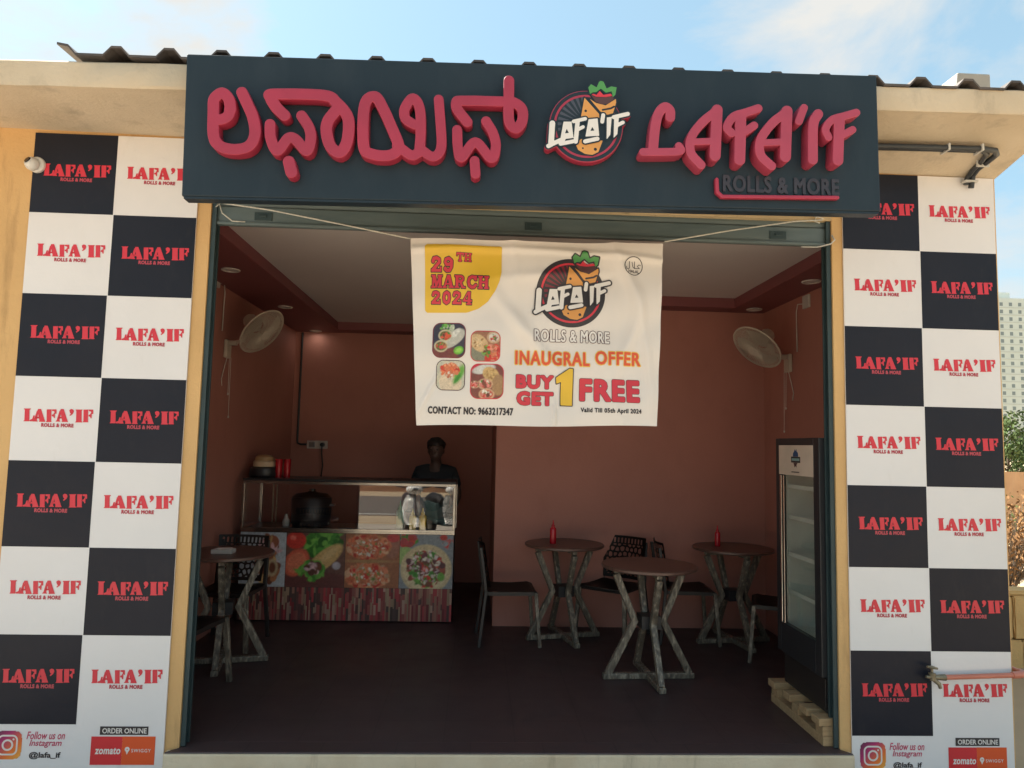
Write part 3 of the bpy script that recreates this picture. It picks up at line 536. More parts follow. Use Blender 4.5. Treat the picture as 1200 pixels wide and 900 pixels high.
# ------------------------------------------------------------ the shop
shop = thing('shop_building', 'single storey yellow plastered shop with a wide open front and projecting concrete eave', 'building', (0, 2.3, -.22))
FX0, FX1, OP0, OP1 = -5.2, 3.072, -1.556, 2.062
obj('facade_wall', B(FX0, OP0, 0, .08, -.24, 3.42), M_yellow, shop); obj('facade_wall', B(OP1, FX1, 0, .08, -.24, 3.36), M_yellow, shop)
obj('lintel', B(OP0, OP1, .001, .079, 3.022, 3.36), M_cream, shop)
obj('side_wall', B(2.96, 3.07, .08, 5.0, -.24, 3.42), M_yellow, shop)
obj('rear_wall', B(FX0, 3.07, 5.0, 5.12, -.24, 3.42), M_yellow, shop)
obj('interior_wall', B(-2.36, -2.25, .081, 4.65, 0, 3.3), M_terra, shop)
obj('interior_wall', B(2.72, 2.82, .081, 2.62, 0, 3.3), M_terra, shop)
obj('interior_wall', B(-2.36, .25, 4.65, 4.75, 0, 3.3), M_terra, shop)
obj('partition_wall', B(.17, 2.82, 2.621, 2.72, 0, 3.3), M_terra, shop)
obj('partition_wall', B(.171, .28, 2.721, 4.649, 0, 3.3), M_terra, shop)
# false ceiling: lowered wine border, recessed white panels
bm = BM()
ZS, ZP = 2.97, 3.062
box(bm, -2.249, -1.70, .082, 4.648, ZS, ZP + .05); box(bm, 2.36, 2.718, .082, 2.619, ZS, ZP + .05)
box(bm, -1.699, 2.359, .082, .38, ZS, ZP + .05); box(bm, .02, 2.359, 2.40, 2.619, ZS, ZP + .05)
box(bm, -1.699, .168, 4.38, 4.648, ZS, ZP + .05); box(bm, .02, .168, 2.62, 4.379, ZS, ZP + .05)
obj('ceiling_border', bm, M_wine, shop, bevel=.004)
bm = BM(); box(bm, -1.70, 2.36, .37, 2.41, ZP, ZP + .03); box(bm, -1.70, .03, 2.411, 4.39, ZP, ZP + .03)
obj('ceiling_panel', bm, M_ceil, shop)
bm = BM(); box(bm, -2.3, 2.8, .08, 5, 3.31, 3.35)
obj('ceiling_slab', bm, M_pale, shop)
# eave slab with a thickened front lip
bm = BM()
prof = [(.0, 3.378), (-.53, 3.374), (-.56, 3.374), (-.565, 3.385), (-.56, 3.50), (-.548, 3.512), (.15, 3.512), (.15, 3.45), (.0, 3.45)]
nx = 60
rows = []
for i in range(nx + 1):
    x = FX0 + (3.074 - FX0) * i / nx
    tl_ = lambda y, z: (.016 * (x + 1.5) if y < -.1 or z > 3.5 else -.0115 * (x + 2.3))
    rows.append([bm.verts.new((x, y + (rng.normal(0, .0018) if y < -.5 else 0), z + tl_(y, z) + (rng.normal(0, .0016) if y < -.5 else 0))) for y, z in prof])
for a, b in zip(rows, rows[1:]):
    for k in range(len(prof)): bm.faces.new((a[k], a[(k + 1) % len(prof)], b[(k + 1) % len(prof)], b[k]))
bm.faces.new(rows[0][::-1]); bm.faces.new(rows[-1])
bmesh.ops.recalc_face_normals(bm, faces=bm.faces)
obj('eave_slab', bm, M_eave, shop, smooth='auto')
# trapezoid roof sheets
bm = BM(); pr = []
x = -2.10; pitch = .2565; rh = .043
while x < 3.4:
    pr += [(x - .062, 0), (x - .024, rh), (x + .024, rh), (x + .062, 0)]; x += pitch
pr = [(-2.13, .052)] + [p for p in pr if p[0] > -2.08] + [(3.42, 0)]
def sheet(y0, z0, y1, z1):
    for t in (0, .012):
        a = [bm.verts.new((px, y0, z0 + pz + t + .009 * (px + 1.5))) for px, pz in pr]; b = [bm.verts.new((px, y1, z1 + pz + t)) for px, pz in pr]
        for i in range(len(pr) - 1): bm.faces.new((a[i], a[i + 1], b[i + 1], b[i]) if t else (a[i + 1], a[i], b[i], b[i + 1]))
        if t == 0: a0 = a
        else:
            for i in range(len(pr) - 1): bm.faces.new((a0[i], a0[i + 1], a[i + 1], a[i]))
sheet(-.572, 3.527, 5.3, 3.83)
obj('roof_sheet', bm, M_roof, shop)
# threshold step and the floor
obj('front_step', B(-1.615, 2.115, -.062, -.002, -.215, -.006), M_step, shop, bevel=.012)
fl = struct(obj('floor', B(-2.3, 2.8, .081, 4.7, -.21, 0), M_floor))
bm = BM(); box(bm, OP0 + .002, OP1 - .002, .0, .0805, -.2, -.0005)
v = [bm.verts.new(p) for p in ((-1.607, -.058, -.0055), (2.107, -.058, -.0055), (OP1 - .004, -.0005, -.0055), (OP0 + .004, -.0005, -.0055), (-1.603, -.055, .001), (2.103, -.055, .001), (OP1 - .004, -.0005, .001), (OP0 + .004, -.0005, .001))]
for f in ((4, 5, 6, 7), (0, 1, 5, 4), (1, 2, 6, 5), (3, 0, 4, 7)): bm.faces.new([v[i] for i in f])
obj('threshold', bm, M_floor, shop)

# ------------------------------------------------------------ roller shutter
sh = thing('roller_shutter', 'green steel roller shutter rolled up under the lintel with its side rails', 'shutter', (.25, .06, 0))
bm = BM()
for i in range(3):      # visible slats above the bottom rail: convex ribs
    z = 2.985 + i * .07
    for k in range(5):
        a0, a1 = R(180 * k / 5), R(180 * (k + 1) / 5)
        y0, y1 = .055 - .014 * math.sin(a0), .055 - .014 * math.sin(a1); z0, z1 = z + .035 * (1 - math.cos(a0)), z + .035 * (1 - math.cos(a1))
        q = [bm.verts.new(p) for p in ((OP0 + .02, y0, z0), (OP1 - .02, y0, z0), (OP1 - .02, y1, z1), (OP0 + .02, y1, z1))]; bm.faces.new(q)
obj('shutter_slats', bm, M_green, sh, smooth='auto')
bm = BM(); box(bm, OP0 + .010, OP1 - .010, .034, .06, 2.875, 2.985); box(bm, OP0 + .010, OP1 - .010, .020, .0339, 2.875, 2.893)
br = obj('bottom_rail', bm, M_green, sh, bevel=.004)
for x0 in (-1.32, .24, 1.70): obj('lock_plate', box(B(x0, x0 + .10, .027, .0338, 2.908, 2.955), x0 + .03, x0 + .07, .020, .0269, 2.925, 2.94), M_greend, br, bevel=.002)
for s, x0 in ((1, OP0), (-1, OP1)):
    bm = BM(); a, b = sorted((x0 + s * .001, x0 + s * .028)); box(bm, a, b, .012, .026, .002, 3.02); box(bm, a, b, .064, .078, .002, 3.02)
    a, b = sorted((x0 + s * .001, x0 + s * .006)); box(bm, a, b, .0262, .0638, .002, 3.02)
    obj('guide_rail', bm, M_greend, sh, bevel=.002)

# ------------------------------------------------------------ checkered vinyl posters
TW = []
for g in DATA['word']: TW.append(g)
def poster(name, label, x0, ztop, w, h, black_first):
    root = thing(name, label, 'poster', (x0 + w, -.004, -.2), 0, 'checkered vinyl posters beside the shop opening')
    bm = BM(); g = .004
    zb = -.195
    # one printed sheet: backing plus tiles slightly waved
    box(bm, x0, x0 + 2 * w, -.012, -.003, zb, ztop, 0)
    for r in range(7):
        for c in range(2):
            if (r + c) % 2 == (0 if black_first else 1):
                q = rect(x0 + c * w + (.002 if c else .0), ztop - (r + 1) * h, x0 + (c + 1) * w - (0 if c else .002), ztop - r * h)
                vs_ = [bm.verts.new((p[0], -.0128, p[1])) for p in q[0]]; bm.faces.new(vs_).material_index = 1
    obj('vinyl_sheet', bm, [M_white, M_black], root)
    for r in range(7):
        for c in range(2):
            ox, oz = x0 + c * w, ztop - r * h
            if r + c == 0:
                parts = [(*shape([('p', [(p[0] * w / .461, p[1]) for p in g_])], .0022, .0011), 0, 0) for g_ in TW]
                cb = DATA['cap']; V, F = bold_text('ROLLS & MORE', (cb[0] - .003, cb[1] - .003, cb[2] + .001, cb[3]), .0016, .0013, 1.1)
                parts.append((V, F, 0, 1))
                w0 = obj('printed_wordmark', flat(parts), [M_red, M_redcap], root, world=False)
                wm = w0
            else:
                wm = w0.copy(); col.objects.link(wm); wm.parent = root
            wm.location = Vector((ox, -.0138, oz)) - root.location
    S = DATA['strip']; k = (2 * w) / .922; dz = ztop - 7 * h - .123; f = lambda n: [S[n][0] * k + x0, S[n][1] + dz, S[n][2] * k + x0, S[n][3] + dz]
    b = f('icon'); b[0] = x0 + .043
    xs2 = lambda U, V: None
    def pic(U, V):
        C_ = canvas(U, (.45, .03, .12)); t = np.clip((U + (1 - V)) / 2, 0, 1)[..., None]
        A_ = np.array([(.022, .02, .05), (.40, .02, .13), (.75, .16, .03), (.80, .42, .06)])
        s = np.clip(t * 3, 0, 2.999); i = s.astype(int)[..., 0]; fr = s - i[..., None]
        return A_[i] * (1 - fr) + A_[np.minimum(i + 1, 3)] * fr
    def rr(U, V):
        qx, qy = np.abs(U - .5) - .28, np.abs(V - .5) - .28
        return np.hypot(np.maximum(qx, 0), np.maximum(qy, 0)) < .22
    ic = obj('camera_icon', picture(b, 42, pic, -.0134, rr, 1, False), M_print, root)
    cx, cz, sz = (b[0] + b[2]) / 2, (b[1] + b[3]) / 2, b[2] - b[0]
    parts = [(*shape([('r', (cx, cz), sz * .17, sz * .033)], .002), -.0142, 0), (*shape([('c', (cx + sz * .20, cz + sz * .20), sz * .035)], .0015), -.0142, 0)]
    xs, ys, F = rrect(cx - sz * .36, cz - sz * .36, cx + sz * .36, cz + sz * .36, sz * .2, .002)
    parts.append((*cells(np.abs(F + sz * .03) - sz * .03, xs, ys), -.0142, 0))
    obj('icon_outline', flat(parts), I_white, ic)
    parts = [(*text2d('Follow us on', f('follow'), .012, .25), -.0136, 0), (*text2d('Instagram', f('insta'), .012, .25), -.0136, 0)]
    obj('follow_caption', flat(parts), I_pink, root)
    obj('handle_caption', flat([(*text2d('@lafa_if', f('handle'), .03), -.0136, 0)]), I_dark, root)
    ol = obj('order_label', flat([(*rect(*f('order')), -.0136, 0)]), I_dark, root)
    obj('label_lettering', flat([(*text2d('ORDER ONLINE', f('ordert'), .02), -.0142, 0)]), I_white, ol)
    db = obj('delivery_badge', flat([(*rect(*f('z')), -.0136, 0), (*rect(f('z')[2] + .0002, *f('sw')[1:]), -.0136, 1)]), [I_zred, I_sorange], root)
    pb = f('pin'); px, pz = (pb[0] + pb[2]) / 2, pb[3] - (pb[2] - pb[0]) / 2; pr_ = (pb[2] - pb[0]) / 2
    pin = shape([('r', (px, pz), pr_ * .62, pr_ * .36), ('p', [(px - pr_ * .5, pz - pr_ * .7), (px + pr_ * .75, pz - pr_ * .5), (px - pr_ * .1, pb[1])])], .0015)
    obj('badge_wordmark', flat([(*text2d('zomato', f('zt'), .03, .15, 1.05), -.0142, 0)]), I_white, db); obj('badge_pin', flat([(*pin, -.0142, 0)]), I_white, db); obj('badge_wordmark', flat([(*text2d('SWIGGY', f('swt'), .01, 0, 1.2), -.0142, 0)]), I_white, db)
    return root
poster('checkered_poster', 'black and white checkered vinyl poster on the yellow wall left of the shop opening', -2.552, 3.357, .461, .462, True)
poster('checkered_poster', 'black and white checkered vinyl poster right of the opening with a red pipe crossing it', 2.124, 3.314, .4665, .462, True)

# ------------------------------------------------------------ signboard
sg = thing('shop_signboard', 'long slate blue fascia signboard with raised red lettering over the opening', 'signboard', (.27, -.6, 2.84))
SA = math.atan2(.0545, 3.44)
SX0, SZ0, SLEN, SHT = -1.452, 2.806, 3.44, .712
def sgm(x, z): return (SX0 + (x * math.cos(SA)) - z * math.sin(SA) * .0, SZ0 + x * math.sin(SA) + z)
bm = BM(); c4 = [sgm(0, 0), sgm(SLEN, 0), sgm(SLEN - .005, SHT), sgm(-.018, SHT)]
fr = [bm.verts.new((x, -.64, z)) for x, z in c4]; bk = [bm.verts.new((x, -.572, z)) for x, z in c4]
bm.faces.new(fr); bm.faces.new(bk[::-1])
for i in range(4): bm.faces.new((fr[i - 1], bk[i - 1], bk[i], fr[i])[::-1])
bmesh.ops.recalc_face_normals(bm, faces=bm.faces)
obj('sign_panel', bm, M_sign, sg, bevel=.006)
bm = BM(); c5 = [sgm(.01, -.012), sgm(SLEN - .01, -.012), sgm(SLEN - .01, -.001), sgm(.01, -.001)]
bx_ = [bm.verts.new((x, y, z)) for y in (-.636, -.575) for x, z in c5]
for f in ((0, 1, 2, 3), (7, 6, 5, 4), (0, 4, 5, 1), (1, 5, 6, 2), (2, 6, 7, 3), (3, 7, 4, 0)): bm.faces.new([bx_[i] for i in f])
obj('trim_strip', bm, M_sign, sg)
def letter(name, keys, y0, depth, m, bev=.0035, step=.0035, label=None):
    items = [('s', p if keys == 'tagbar' else smooth_path(p), r) for p, r in DATA[keys]]
    xs, ys, X, Y = grid(bounds(items, .02), step)
    me = solid2d(sd_items(X, Y, items), xs, ys, depth, bev)
    me.transform(Matrix.Translation((0, y0, 0)))
    return obj(name, me, m, sg, smooth='auto')
for k in ('k_la', 'k_pha', 'k_yi', 'k_ph'): letter('raised_letter', k, -.641, .060, M_signletter)
for k in ('e_L', 'e_A', 'e_F', 'e_B', 'e_q', 'e_I', 'e_G'): letter('raised_letter', k, -.641, .078, M_signpink, .003)
letter('underline_bar', 'tagbar', -.641, .026, M_signletter, .004)
t = DATA['tagtext']; tp = DATA['tagplate']
cu_box = (t[0][0], t[0][1], t[1][0], t[1][1])
V, F = bold_text('ROLLS & MORE', cu_box, .0035, .003, 1.1)
bm = flat([(V, F, -.6415, 0)]); r_ = bmesh.ops.extrude_face_region(bm, geom=bm.faces[:]); bmesh.ops.translate(bm, vec=(0, -.006, 0), verts=[e for e in r_['geom'] if isinstance(e, bmesh.types.BMVert)])
bmesh.ops.recalc_face_normals(bm, faces=bm.faces)
obj('tagline_lettering', bm, M_signdark, sg)
# logo
def logo(Lg, parent, y, flatfn, raised):
    step = .0022 if raised else .003
    k = Lg['k']; o = 11 * k
    fn = (lambda d: (lambda x, z: flatfn(x, z) - d - .0008)) if flatfn else (lambda d: y - d)
    bgd = Lg['disc']
    def part(name, items, d, m, grow=0, holes=None):
        p_ = (*shape(items, step, grow, holes, 3), fn(d), 0)
        return obj(name, flat([p_]), m, parent)
    if raised:
        ol = Lg['disc'] + [['s', s[1], s[2] + 12 * k] if s[0] == 's' else s for s in Lg['word']]
        xs, ys, X, Y = grid(bounds(ol, .02), .003)
        F = np.minimum(sd_items(X, Y, Lg['disc']), sd_items(X, Y, Lg['word'], 13 * k))
        me = solid2d(F, xs, ys, .048, .004); me.transform(Matrix.Translation((0, -.641, 0))); obj('logo_base', me, M_signletter, parent, smooth='auto')
        V, Fc = cells(F + .005, xs, ys, 8); obj('logo_face', flat([(V, Fc, -.6895, 0)]), M_sign, parent)
        G = np.minimum(sd_items(X, Y, Lg['leaf']), sd_items(X, Y, [['s', [p for p in Lg['leaf'][0][1][3:6]], .004]]))
        V, Fc = cells(G, xs, ys, 8)
    else:
        part('logo_disc', Lg['disc'], .0006, I_dark)
    part('logo_rays', Lg['rays'], .0016 if not raised else .0004, I_grey if raised else I_maroon)
    H = Lg['wrap'] + Lg['leaf'] + Lg['crescent']
    xs, ys, X, Y = grid(bounds(Lg['ring'], .01), step)
    F = np.maximum(sd_items(X, Y, Lg['ring']), -sd_items(X, Y, H, 10 * k)); F = np.maximum(F, -sd_items(X, Y, Lg['word'], 10 * k))
    obj('logo_ring', flat([(*cells(F, xs, ys, 3), fn(.0016 if not raised else .0006), 0)]), I_red if not raised else M_signletter, parent)
    part('logo_wrap_outline', Lg['wrap'] + Lg['leaf'] + Lg['tail'], .0022, I_dark if not raised else M_sign, 12 * k)
    for q_ in (Lg['wrap'][:1], Lg['wrap'][1:], Lg['tail']): part('logo_wrap', q_, .0028, I_tort, 0, Lg['groove'] + Lg['spots'])
    part('logo_filling', Lg['crescent'], .0036, I_brown)
    part('logo_leaf', Lg['leaf'], .0044, I_leaf)
    part('logo_sauce', Lg['red'], .0052, I_red)
    part('logo_outline', Lg['word'], .0060, I_dark if not raised else M_sign, 12 * k)
    part('logo_wordmark', Lg['word'], .0070, I_white, 0, Lg['holes'])
lg = thing('x', 'x', 'x'); bpy.data.objects.remove(lg)
lgo = obj('logo_mount', B(.51, .62, -.6408, -.6402, 3.15, 3.3), M_sign, sg)
logo(DATA['logo_sign'], lgo, -.6895, None, True)

# ------------------------------------------------------------ hanging offer banner
Bn = DATA['banner']; q4 = [Vector(p) for p in Bn['quad']]     # tl, tr, br, bl
BY = -.08
def wrinkle(x, z):
    u, v_ = (x + .41) / 1.45, (z - 1.75) / 1.08
    w = .010 * math.sin(3.0 * u + 1.2 * v_) + .006 * math.exp(-((u - .405 + .035 * (v_ - .8)) / .030) ** 2) * max(0, v_ - .45) * 1.8
    d = (u - .50) + .62 * (v_ - .42); w += .0075 * math.exp(-(d / .035) ** 2) * math.exp(-((v_ - .48) / .2) ** 2)
    d = u - .845 + .05 * math.sin(v_ * 7.5); w += .010 * math.exp(-(d / .028) ** 2) * (.25 + .75 * math.exp(-((v_ - .68) / .25) ** 2))
    d = u - .93 - .02 * math.sin(v_ * 5 + 1); w += .006 * math.exp(-(d / .02) ** 2) * math.exp(-((v_ - .4) / .3) ** 2)
    d = (u - .10) - .35 * (v_ - .2); w += .004 * math.exp(-(d / .012) ** 2) * math.exp(-((v_ - .2) / .16) ** 2)
    d = (v_ - .93) + .09 * (u - .5) ** 2; w += .004 * math.exp(-(d / .02) ** 2)
    d = (v_ - .80) - .12 * (u - .55); w += .004 * math.exp(-(d / .03) ** 2) * math.exp(-((u - .55) / .2) ** 2)
    w += .006 * math.exp(-((u - .57) / .008) ** 2) * math.exp(-((v_ - .06) / .07) ** 2)
    w += .0022 * math.sin(17 * u + 6 * v_) + .0016 * math.sin(23 * v_ - 9 * u)
    return BY - w * 3.3
bn = thing('offer_banner', 'white printed opening offer banner hanging by two cords in the shop front', 'banner', (.3, BY, 1.74))
bm = BM(); NX, NZ = 260, 190; gv = {}
for j in range(NZ + 1):
    for i in range(NX + 1):
        a, b = i / NX, j / NZ
        top = q4[0].lerp(q4[1], a); bot = q4[3].lerp(q4[2], a); p = bot.lerp(top, b)
        sag = -.022 * math.sin(math.pi * a) * (b ** 3) * .4 + .004 * math.sin(a * 9) * (1 - b)
        gv[i, j] = bm.verts.new((p.x, wrinkle(p.x, p.y + sag), p.y + sag))
for i in range(NX):
    for j in range(NZ): bm.faces.new((gv[i, j], gv[i + 1, j], gv[i + 1, j + 1], gv[i, j + 1]))
cloth = obj('banner_cloth', bm, M_clothw, bn, smooth=True)
def bp(name, parts, m, d=.0010):
    d += .0012
    bm = flat([(V, F, 0, mi) for V, F, dd, mi in parts]); bmesh.ops.triangulate(bm, faces=bm.faces)
    for _ in range(3):
        bmesh.ops.subdivide_edges(bm, edges=[e for e in bm.edges if e.calc_length() > .012], cuts=1)
        bmesh.ops.triangulate(bm, faces=bm.faces)
    for v in bm.verts: v.co.y = wrinkle(v.co.x, v.co.z) - d
    return obj(name, bm, m, bn)
bp('corner_patch', [(*shape([('p', Bn['corner'])], .012, 0, None, 1), 0, 0)], I_yellow)
def dates(grow, d): return [(V, F, d, 0) for w_ in ('29', 'TH', 'MARCH', '2024') for V, F in slab(w_, Bn[w_], grow)]
bp('date_lettering', dates(.055, 0), I_dark, .0018); bp('date_lettering', dates(-.005, 0), I_red, .0026)
def tx(body, key, bold, d, pad=0, mi=0, shear=0, sp=None):
    b = Bn[key]; return (*text2d(body, (b[0] - pad, b[1] - pad, b[2] + pad, b[3] + pad), bold, shear, sp or 1 + bold * 1.6), d, mi)
def bt(body, key, grow, ex=0, sp=1.12):
    b = Bn[key]; return (*bold_text(body, (b[0] - ex, b[1] - ex, b[2] + ex, b[3] + ex), grow, .0018, sp), 0, 0)
bp('tagline_lettering', [bt('ROLLS & MORE', 'rolls', .0054, .0034)], I_brown, .0012); bp('tagline_lettering', [bt('ROLLS & MORE', 'rolls', .0020)], I_white, .002)
bp('offer_lettering', [bt('INAUGRAL', 'inaugral', .0065, .005), bt('OFFER', 'offer', .0065, .005)], I_gold, .0012)
bp('offer_lettering', [bt('INAUGRAL', 'inaugral', .0026), bt('OFFER', 'offer', .0026)], I_orange, .002)
for w_, k_, g_ in (('BUY', 'buy', .0065), ('GET', 'get', .0065), ('FREE', 'free', .0085)):
    bp('slogan_lettering', [bt(w_, k_, g_ + .0022, .0022, 1.14)], I_dark, .0012); bp('slogan_lettering', [bt(w_, k_, g_, 0, 1.14)], I_red, .002)
bp('numeral', [(*shape([('p', Bn['one'])], .004, .005, None, 2), 0, 0)], I_dark, .003); bp('numeral', [(*shape([('p', Bn['one'])], .004, 0, None, 2), 0, 0)], I_yellow, .0038)
bp('contact_lettering', [bt('CONTACT NO: 9663217347', 'contact', .0022)], I_dark)
bp('validity_lettering', [bt('Valid Till 05th April 2024', 'valid', .0014)], I_dark)
rc = Bn['ringc']; rr_ = math.hypot(rc[1][0] - rc[0][0], rc[1][1] - rc[0][1])
ax0, az0, ax1, az1 = Bn['arab']; aw, ah = ax1 - ax0, az1 - az0; ap = lambda L_: [(ax0 + aw * a, az0 + ah * b) for a, b in L_]
arab = [('s', ap([(1.0, .60), (.88, .66), (.78, .46), (.93, .22), (.70, .2), (.58, .2), (.58, 1.0)]), .0017), ('s', ap([(.58, .2), (.46, .36), (.40, .95)]), .0017), ('s', ap([(.22, 1), (.22, .3), (.14, .04), (.01, .06), (-.03, .36)]), .0017)]
bp('halal_mark', [(*shape([('r', rc[0], rr_, .0022)], .002, 0, None, 2), 0, 0), (*shape(arab, .0012, 0, None, 2), 0, 0), tx('HALAL', 'halal', .02, 0)], I_dark)
logo(DATA['logo_banner'], cloth, 0, wrinkle, False)
# four food photographs printed on the banner
def food1(U, V):
    r = np.random.default_rng(1); C_ = canvas(U, (.035, .03, .05)); blob(C_, U, V, .3, .05, .5, .3, (.16, .035, .03), 0, .1)
    speck(C_, U, V, .45, .85, .22, .12, [lett2, lett, (.5, .55, .4)], 26, .05, r)
    blob(C_, U, V, .62, .55, .42, .2, (.46, .44, .38), .6); blob(C_, U, V, .70, .72, .18, .08, (.6, .58, .52), .7)
    blob(C_, U, V, .80, .22, .15, .11, (.13, .42, .03), .3); blob(C_, U, V, .80, .22, .10, .06, (.28, .55, .09), .3)
    for x, y in ((.38, .64), (.26, .33)):
        blob(C_, U, V, x, y, .21, .17, (.55, .47, .3)); blob(C_, U, V, x, y, .17, .13, (.10, .09, .02)); speck(C_, U, V, x, y, .14, .1, [tom, salm, lett, meat, (.62, .08, .04)], 22, .05, r)
    blob(C_, U, V, .45, .62, .08, .06, (.62, .09, .03)); blob(C_, U, V, .27, .3, .07, .06, (.58, .05, .06)); return C_
def food2(U, V):
    r = np.random.default_rng(2); C_ = canvas(U, (.30, .13, .07)); blob(C_, U, V, .2, .2, .3, .3, (.2, .2, .14)); speck(C_, U, V, .8, .3, .25, .3, [salm, tom, (.62, .24, .16)], 40, .09, r)
    blob(C_, U, V, .28, .6, .36, .25, (.55, .37, .19), -.7); blob(C_, U, V, .22, .64, .2, .12, (.62, .44, .24), -.7); speck(C_, U, V, .26, .62, .2, .2, [tortd, (.6, .45, .26)], 26, .03, r)
    blob(C_, U, V, .78, .8, .24, .2, (.5, .33, .2)); blob(C_, U, V, .78, .8, .17, .14, (.62, .55, .48)); speck(C_, U, V, .78, .8, .12, .1, [lett, tom, meat], 16, .04, r)
    speck(C_, U, V, .52, .35, .13, .2, [lett, lett2, meat, tom], 36, .05, r); return C_
def food3(U, V):
    r = np.random.default_rng(3); C_ = canvas(U, (.52, .49, .38)); blob(C_, U, V, .5, .25, .4, .35, (.66, .52, .36)); blob(C_, U, V, .8, .55, .14, .35, lett2, -.5, .08)
    speck(C_, U, V, .48, .68, .32, .2, [salm, (.62, .14, .05), tom, (.66, .3, .16)], 60, .08, r); speck(C_, U, V, .5, .5, .12, .14, [crm, salm], 12, .05, r); blob(C_, U, V, .74, .4, .06, .2, lett, -.6); return C_
def food4(U, V):
    r = np.random.default_rng(4); C_ = canvas(U, (.20, .055, .04)); blob(C_, U, V, .1, .9, .2, .1, (.5, .02, .05)); blob(C_, U, V, .4, .85, .35, .13, (.56, .54, .5), .2)
    blob(C_, U, V, .62, .7, .27, .2, (.56, .36, .14), -.5); blob(C_, U, V, .85, .4, .2, .3, (.35, .2, .09)); speck(C_, U, V, .6, .72, .2, .14, [tort, tortd], 20, .04, r)
    for x, y, s in ((.45, .42, .23), (.5, .13, .24), (.13, .4, .15)):
        blob(C_, U, V, x, y, s, s * .7, (.56, .34, .2)); blob(C_, U, V, x, y, s * .8, s * .5, (.48, .08, .05)); speck(C_, U, V, x, y, s * .65, s * .45, [tom, (.62, .2, .16), lett, meat, crm], 26, .045, r)
    return C_
def rr2(U, V):
    qx, qy = np.abs(U - .5) - .26, np.abs(V - .5) - .26
    return np.hypot(np.maximum(qx, 0), np.maximum(qy, 0)) < .235
for k_, f_, b_ in (('ph1', food1, I_maroon), ('ph2', food2, I_red), ('ph3', food3, I_brown), ('ph4', food4, I_red)):
    b = Bn[k_]; xs, ys, F = rrect(*b, (b[2] - b[0]) * .24, .004)
    fo = bp('photo_border', [(*cells(F - .0015, xs, ys, 2), 0, 0)], b_, .0010)
    obj('food_photo', picture(b, 60, f_, lambda x, z: wrinkle(x, z) - .0032, rr2), M_print, fo)
# cords that hold the banner
def cord(label, pts, r=.0042, extra=()):
    bm = tube(BM(), pts, r, 6)
    for e in extra: tube(bm, e, r * .8, 6)
    return tag(obj('cord', bm, M_rope, smooth=True), label, 'cord', 'cords holding the banner')
cord('white cord from the top left corner of the banner to the left shutter rail', [(-.405, BY - .016, 2.793), (-.8, BY - .02, 2.862), (-1.2, BY + .0, 2.935), (-1.515, .005, 2.995)], extra=[[(-1.515, .005, 2.995), (-1.49, -.01, 2.93), (-1.43, -.012, 2.885), (-1.36, -.005, 2.885)], [(-1.53, .01, 3.005), (-1.50, -.012, 2.985), (-1.525, -.012, 2.965), (-1.515, .005, 2.995)]])
cord('white cord from the top right corner of the banner to the right shutter rail', [(1.034, BY - .016, 2.829), (1.4, BY - .02, 2.905), (1.8, BY + .01, 2.985), (2.03, .012, 3.03)], extra=[[(2.03, .012, 3.03), (1.99, -.01, 3.035), (1.93, -.012, 3.045)], [(1.97, -.005, 3.05), (1.955, -.012, 3.01), (1.985, -.012, 3.0)]])
tag(obj('wire_loop', tube(BM(), [(2.055, -.012, 2.93), (2.07, -.02, 2.90), (2.045, -.02, 2.875), (1.99, .03, 2.868), (1.90, .05, 2.872)], .005, 6), M_cable, smooth=True), 'thin grey wire loop hooked at the right end of the shutter bottom rail', 'wire')

# ------------------------------------------------------------ facade fittings
cc = thing('security_camera', 'small white dome security camera on the yellow wall at the left poster edge', 'camera', (-2.525, -.013, 3.165))
bm = lathe(BM(), [(.001, 0), (.045, 0), (.045, .014), (.04, .02), (.001, .02)], n=24, M=Matrix.Rotation(R(90), 4, 'X')); obj('mount_plate', bm, M_cctv, cc, world=False, smooth='auto')
Mx = Matrix.Translation((-.012, -.03, -.004)) @ Matrix.Rotation(R(62), 4, 'X') @ Matrix.Rotation(R(-22), 4, 'Y')
bm = lathe(BM(), [(.001, -.03)] + [(.038 * math.cos(R(a)), .038 * math.sin(R(a))) for a in range(-50, 45, 12)] + [(.026, .030), (.001, .030)], n=24, M=Mx)
hd = obj('camera_ball', bm, M_cctv, cc, world=False, smooth='auto')
obj('camera_lens', lathe(BM(), [(.001, .028), (.020, .0305), (.018, .036), (.001, .037)], n=20, M=Mx), M_lens, hd, world=False, smooth='auto')
pp = thing('water_pipe', 'red plastic water pipe with a brass tap across the right poster', 'pipe', (2.6, -.05, .40))
obj('pipe_run', tube(BM(), [(2.63, -.055, .412), (2.9, -.055, .422), (3.06, -.055, .428), (3.095, -.05, .43), (3.105, -.02, .432), (3.105, .4, .44)], .0135, 12), M_copper, pp, smooth='auto')
obj('pipe_elbow', tube(BM(), [(3.03, -.055, .427), (3.075, -.055, .429), (3.104, -.048, .431), (3.105, -.01, .432)], .0185, 12), M_copper, pp, smooth='auto')
bm = tube(BM(), [(2.57, -.055, .412), (2.64, -.055, .412)], [.012, .018], 12); tube(bm, [(2.565, -.055, .435), (2.565, -.058, .395)], [.02, .014], 12)
tube(bm, [(2.575, -.055, .40), (2.60, -.062, .378), (2.605, -.064, .355)], [.013, .012, .009], 10); tube(bm, [(2.565, -.055, .43), (2.565, -.055, .465)], .007, 8); tube(bm, [(2.53, -.055, .415), (2.575, -.055, .413)], [.008, .014], 10)
tp_ = obj('tap', bm, M_brass, pp, smooth='auto')
obj('tap_handle', tube(BM(), [(2.535, -.062, .472), (2.565, -.055, .466), (2.60, -.05, .458)], [.006, .010, .006], 8), M_brass, tp_, smooth='auto')
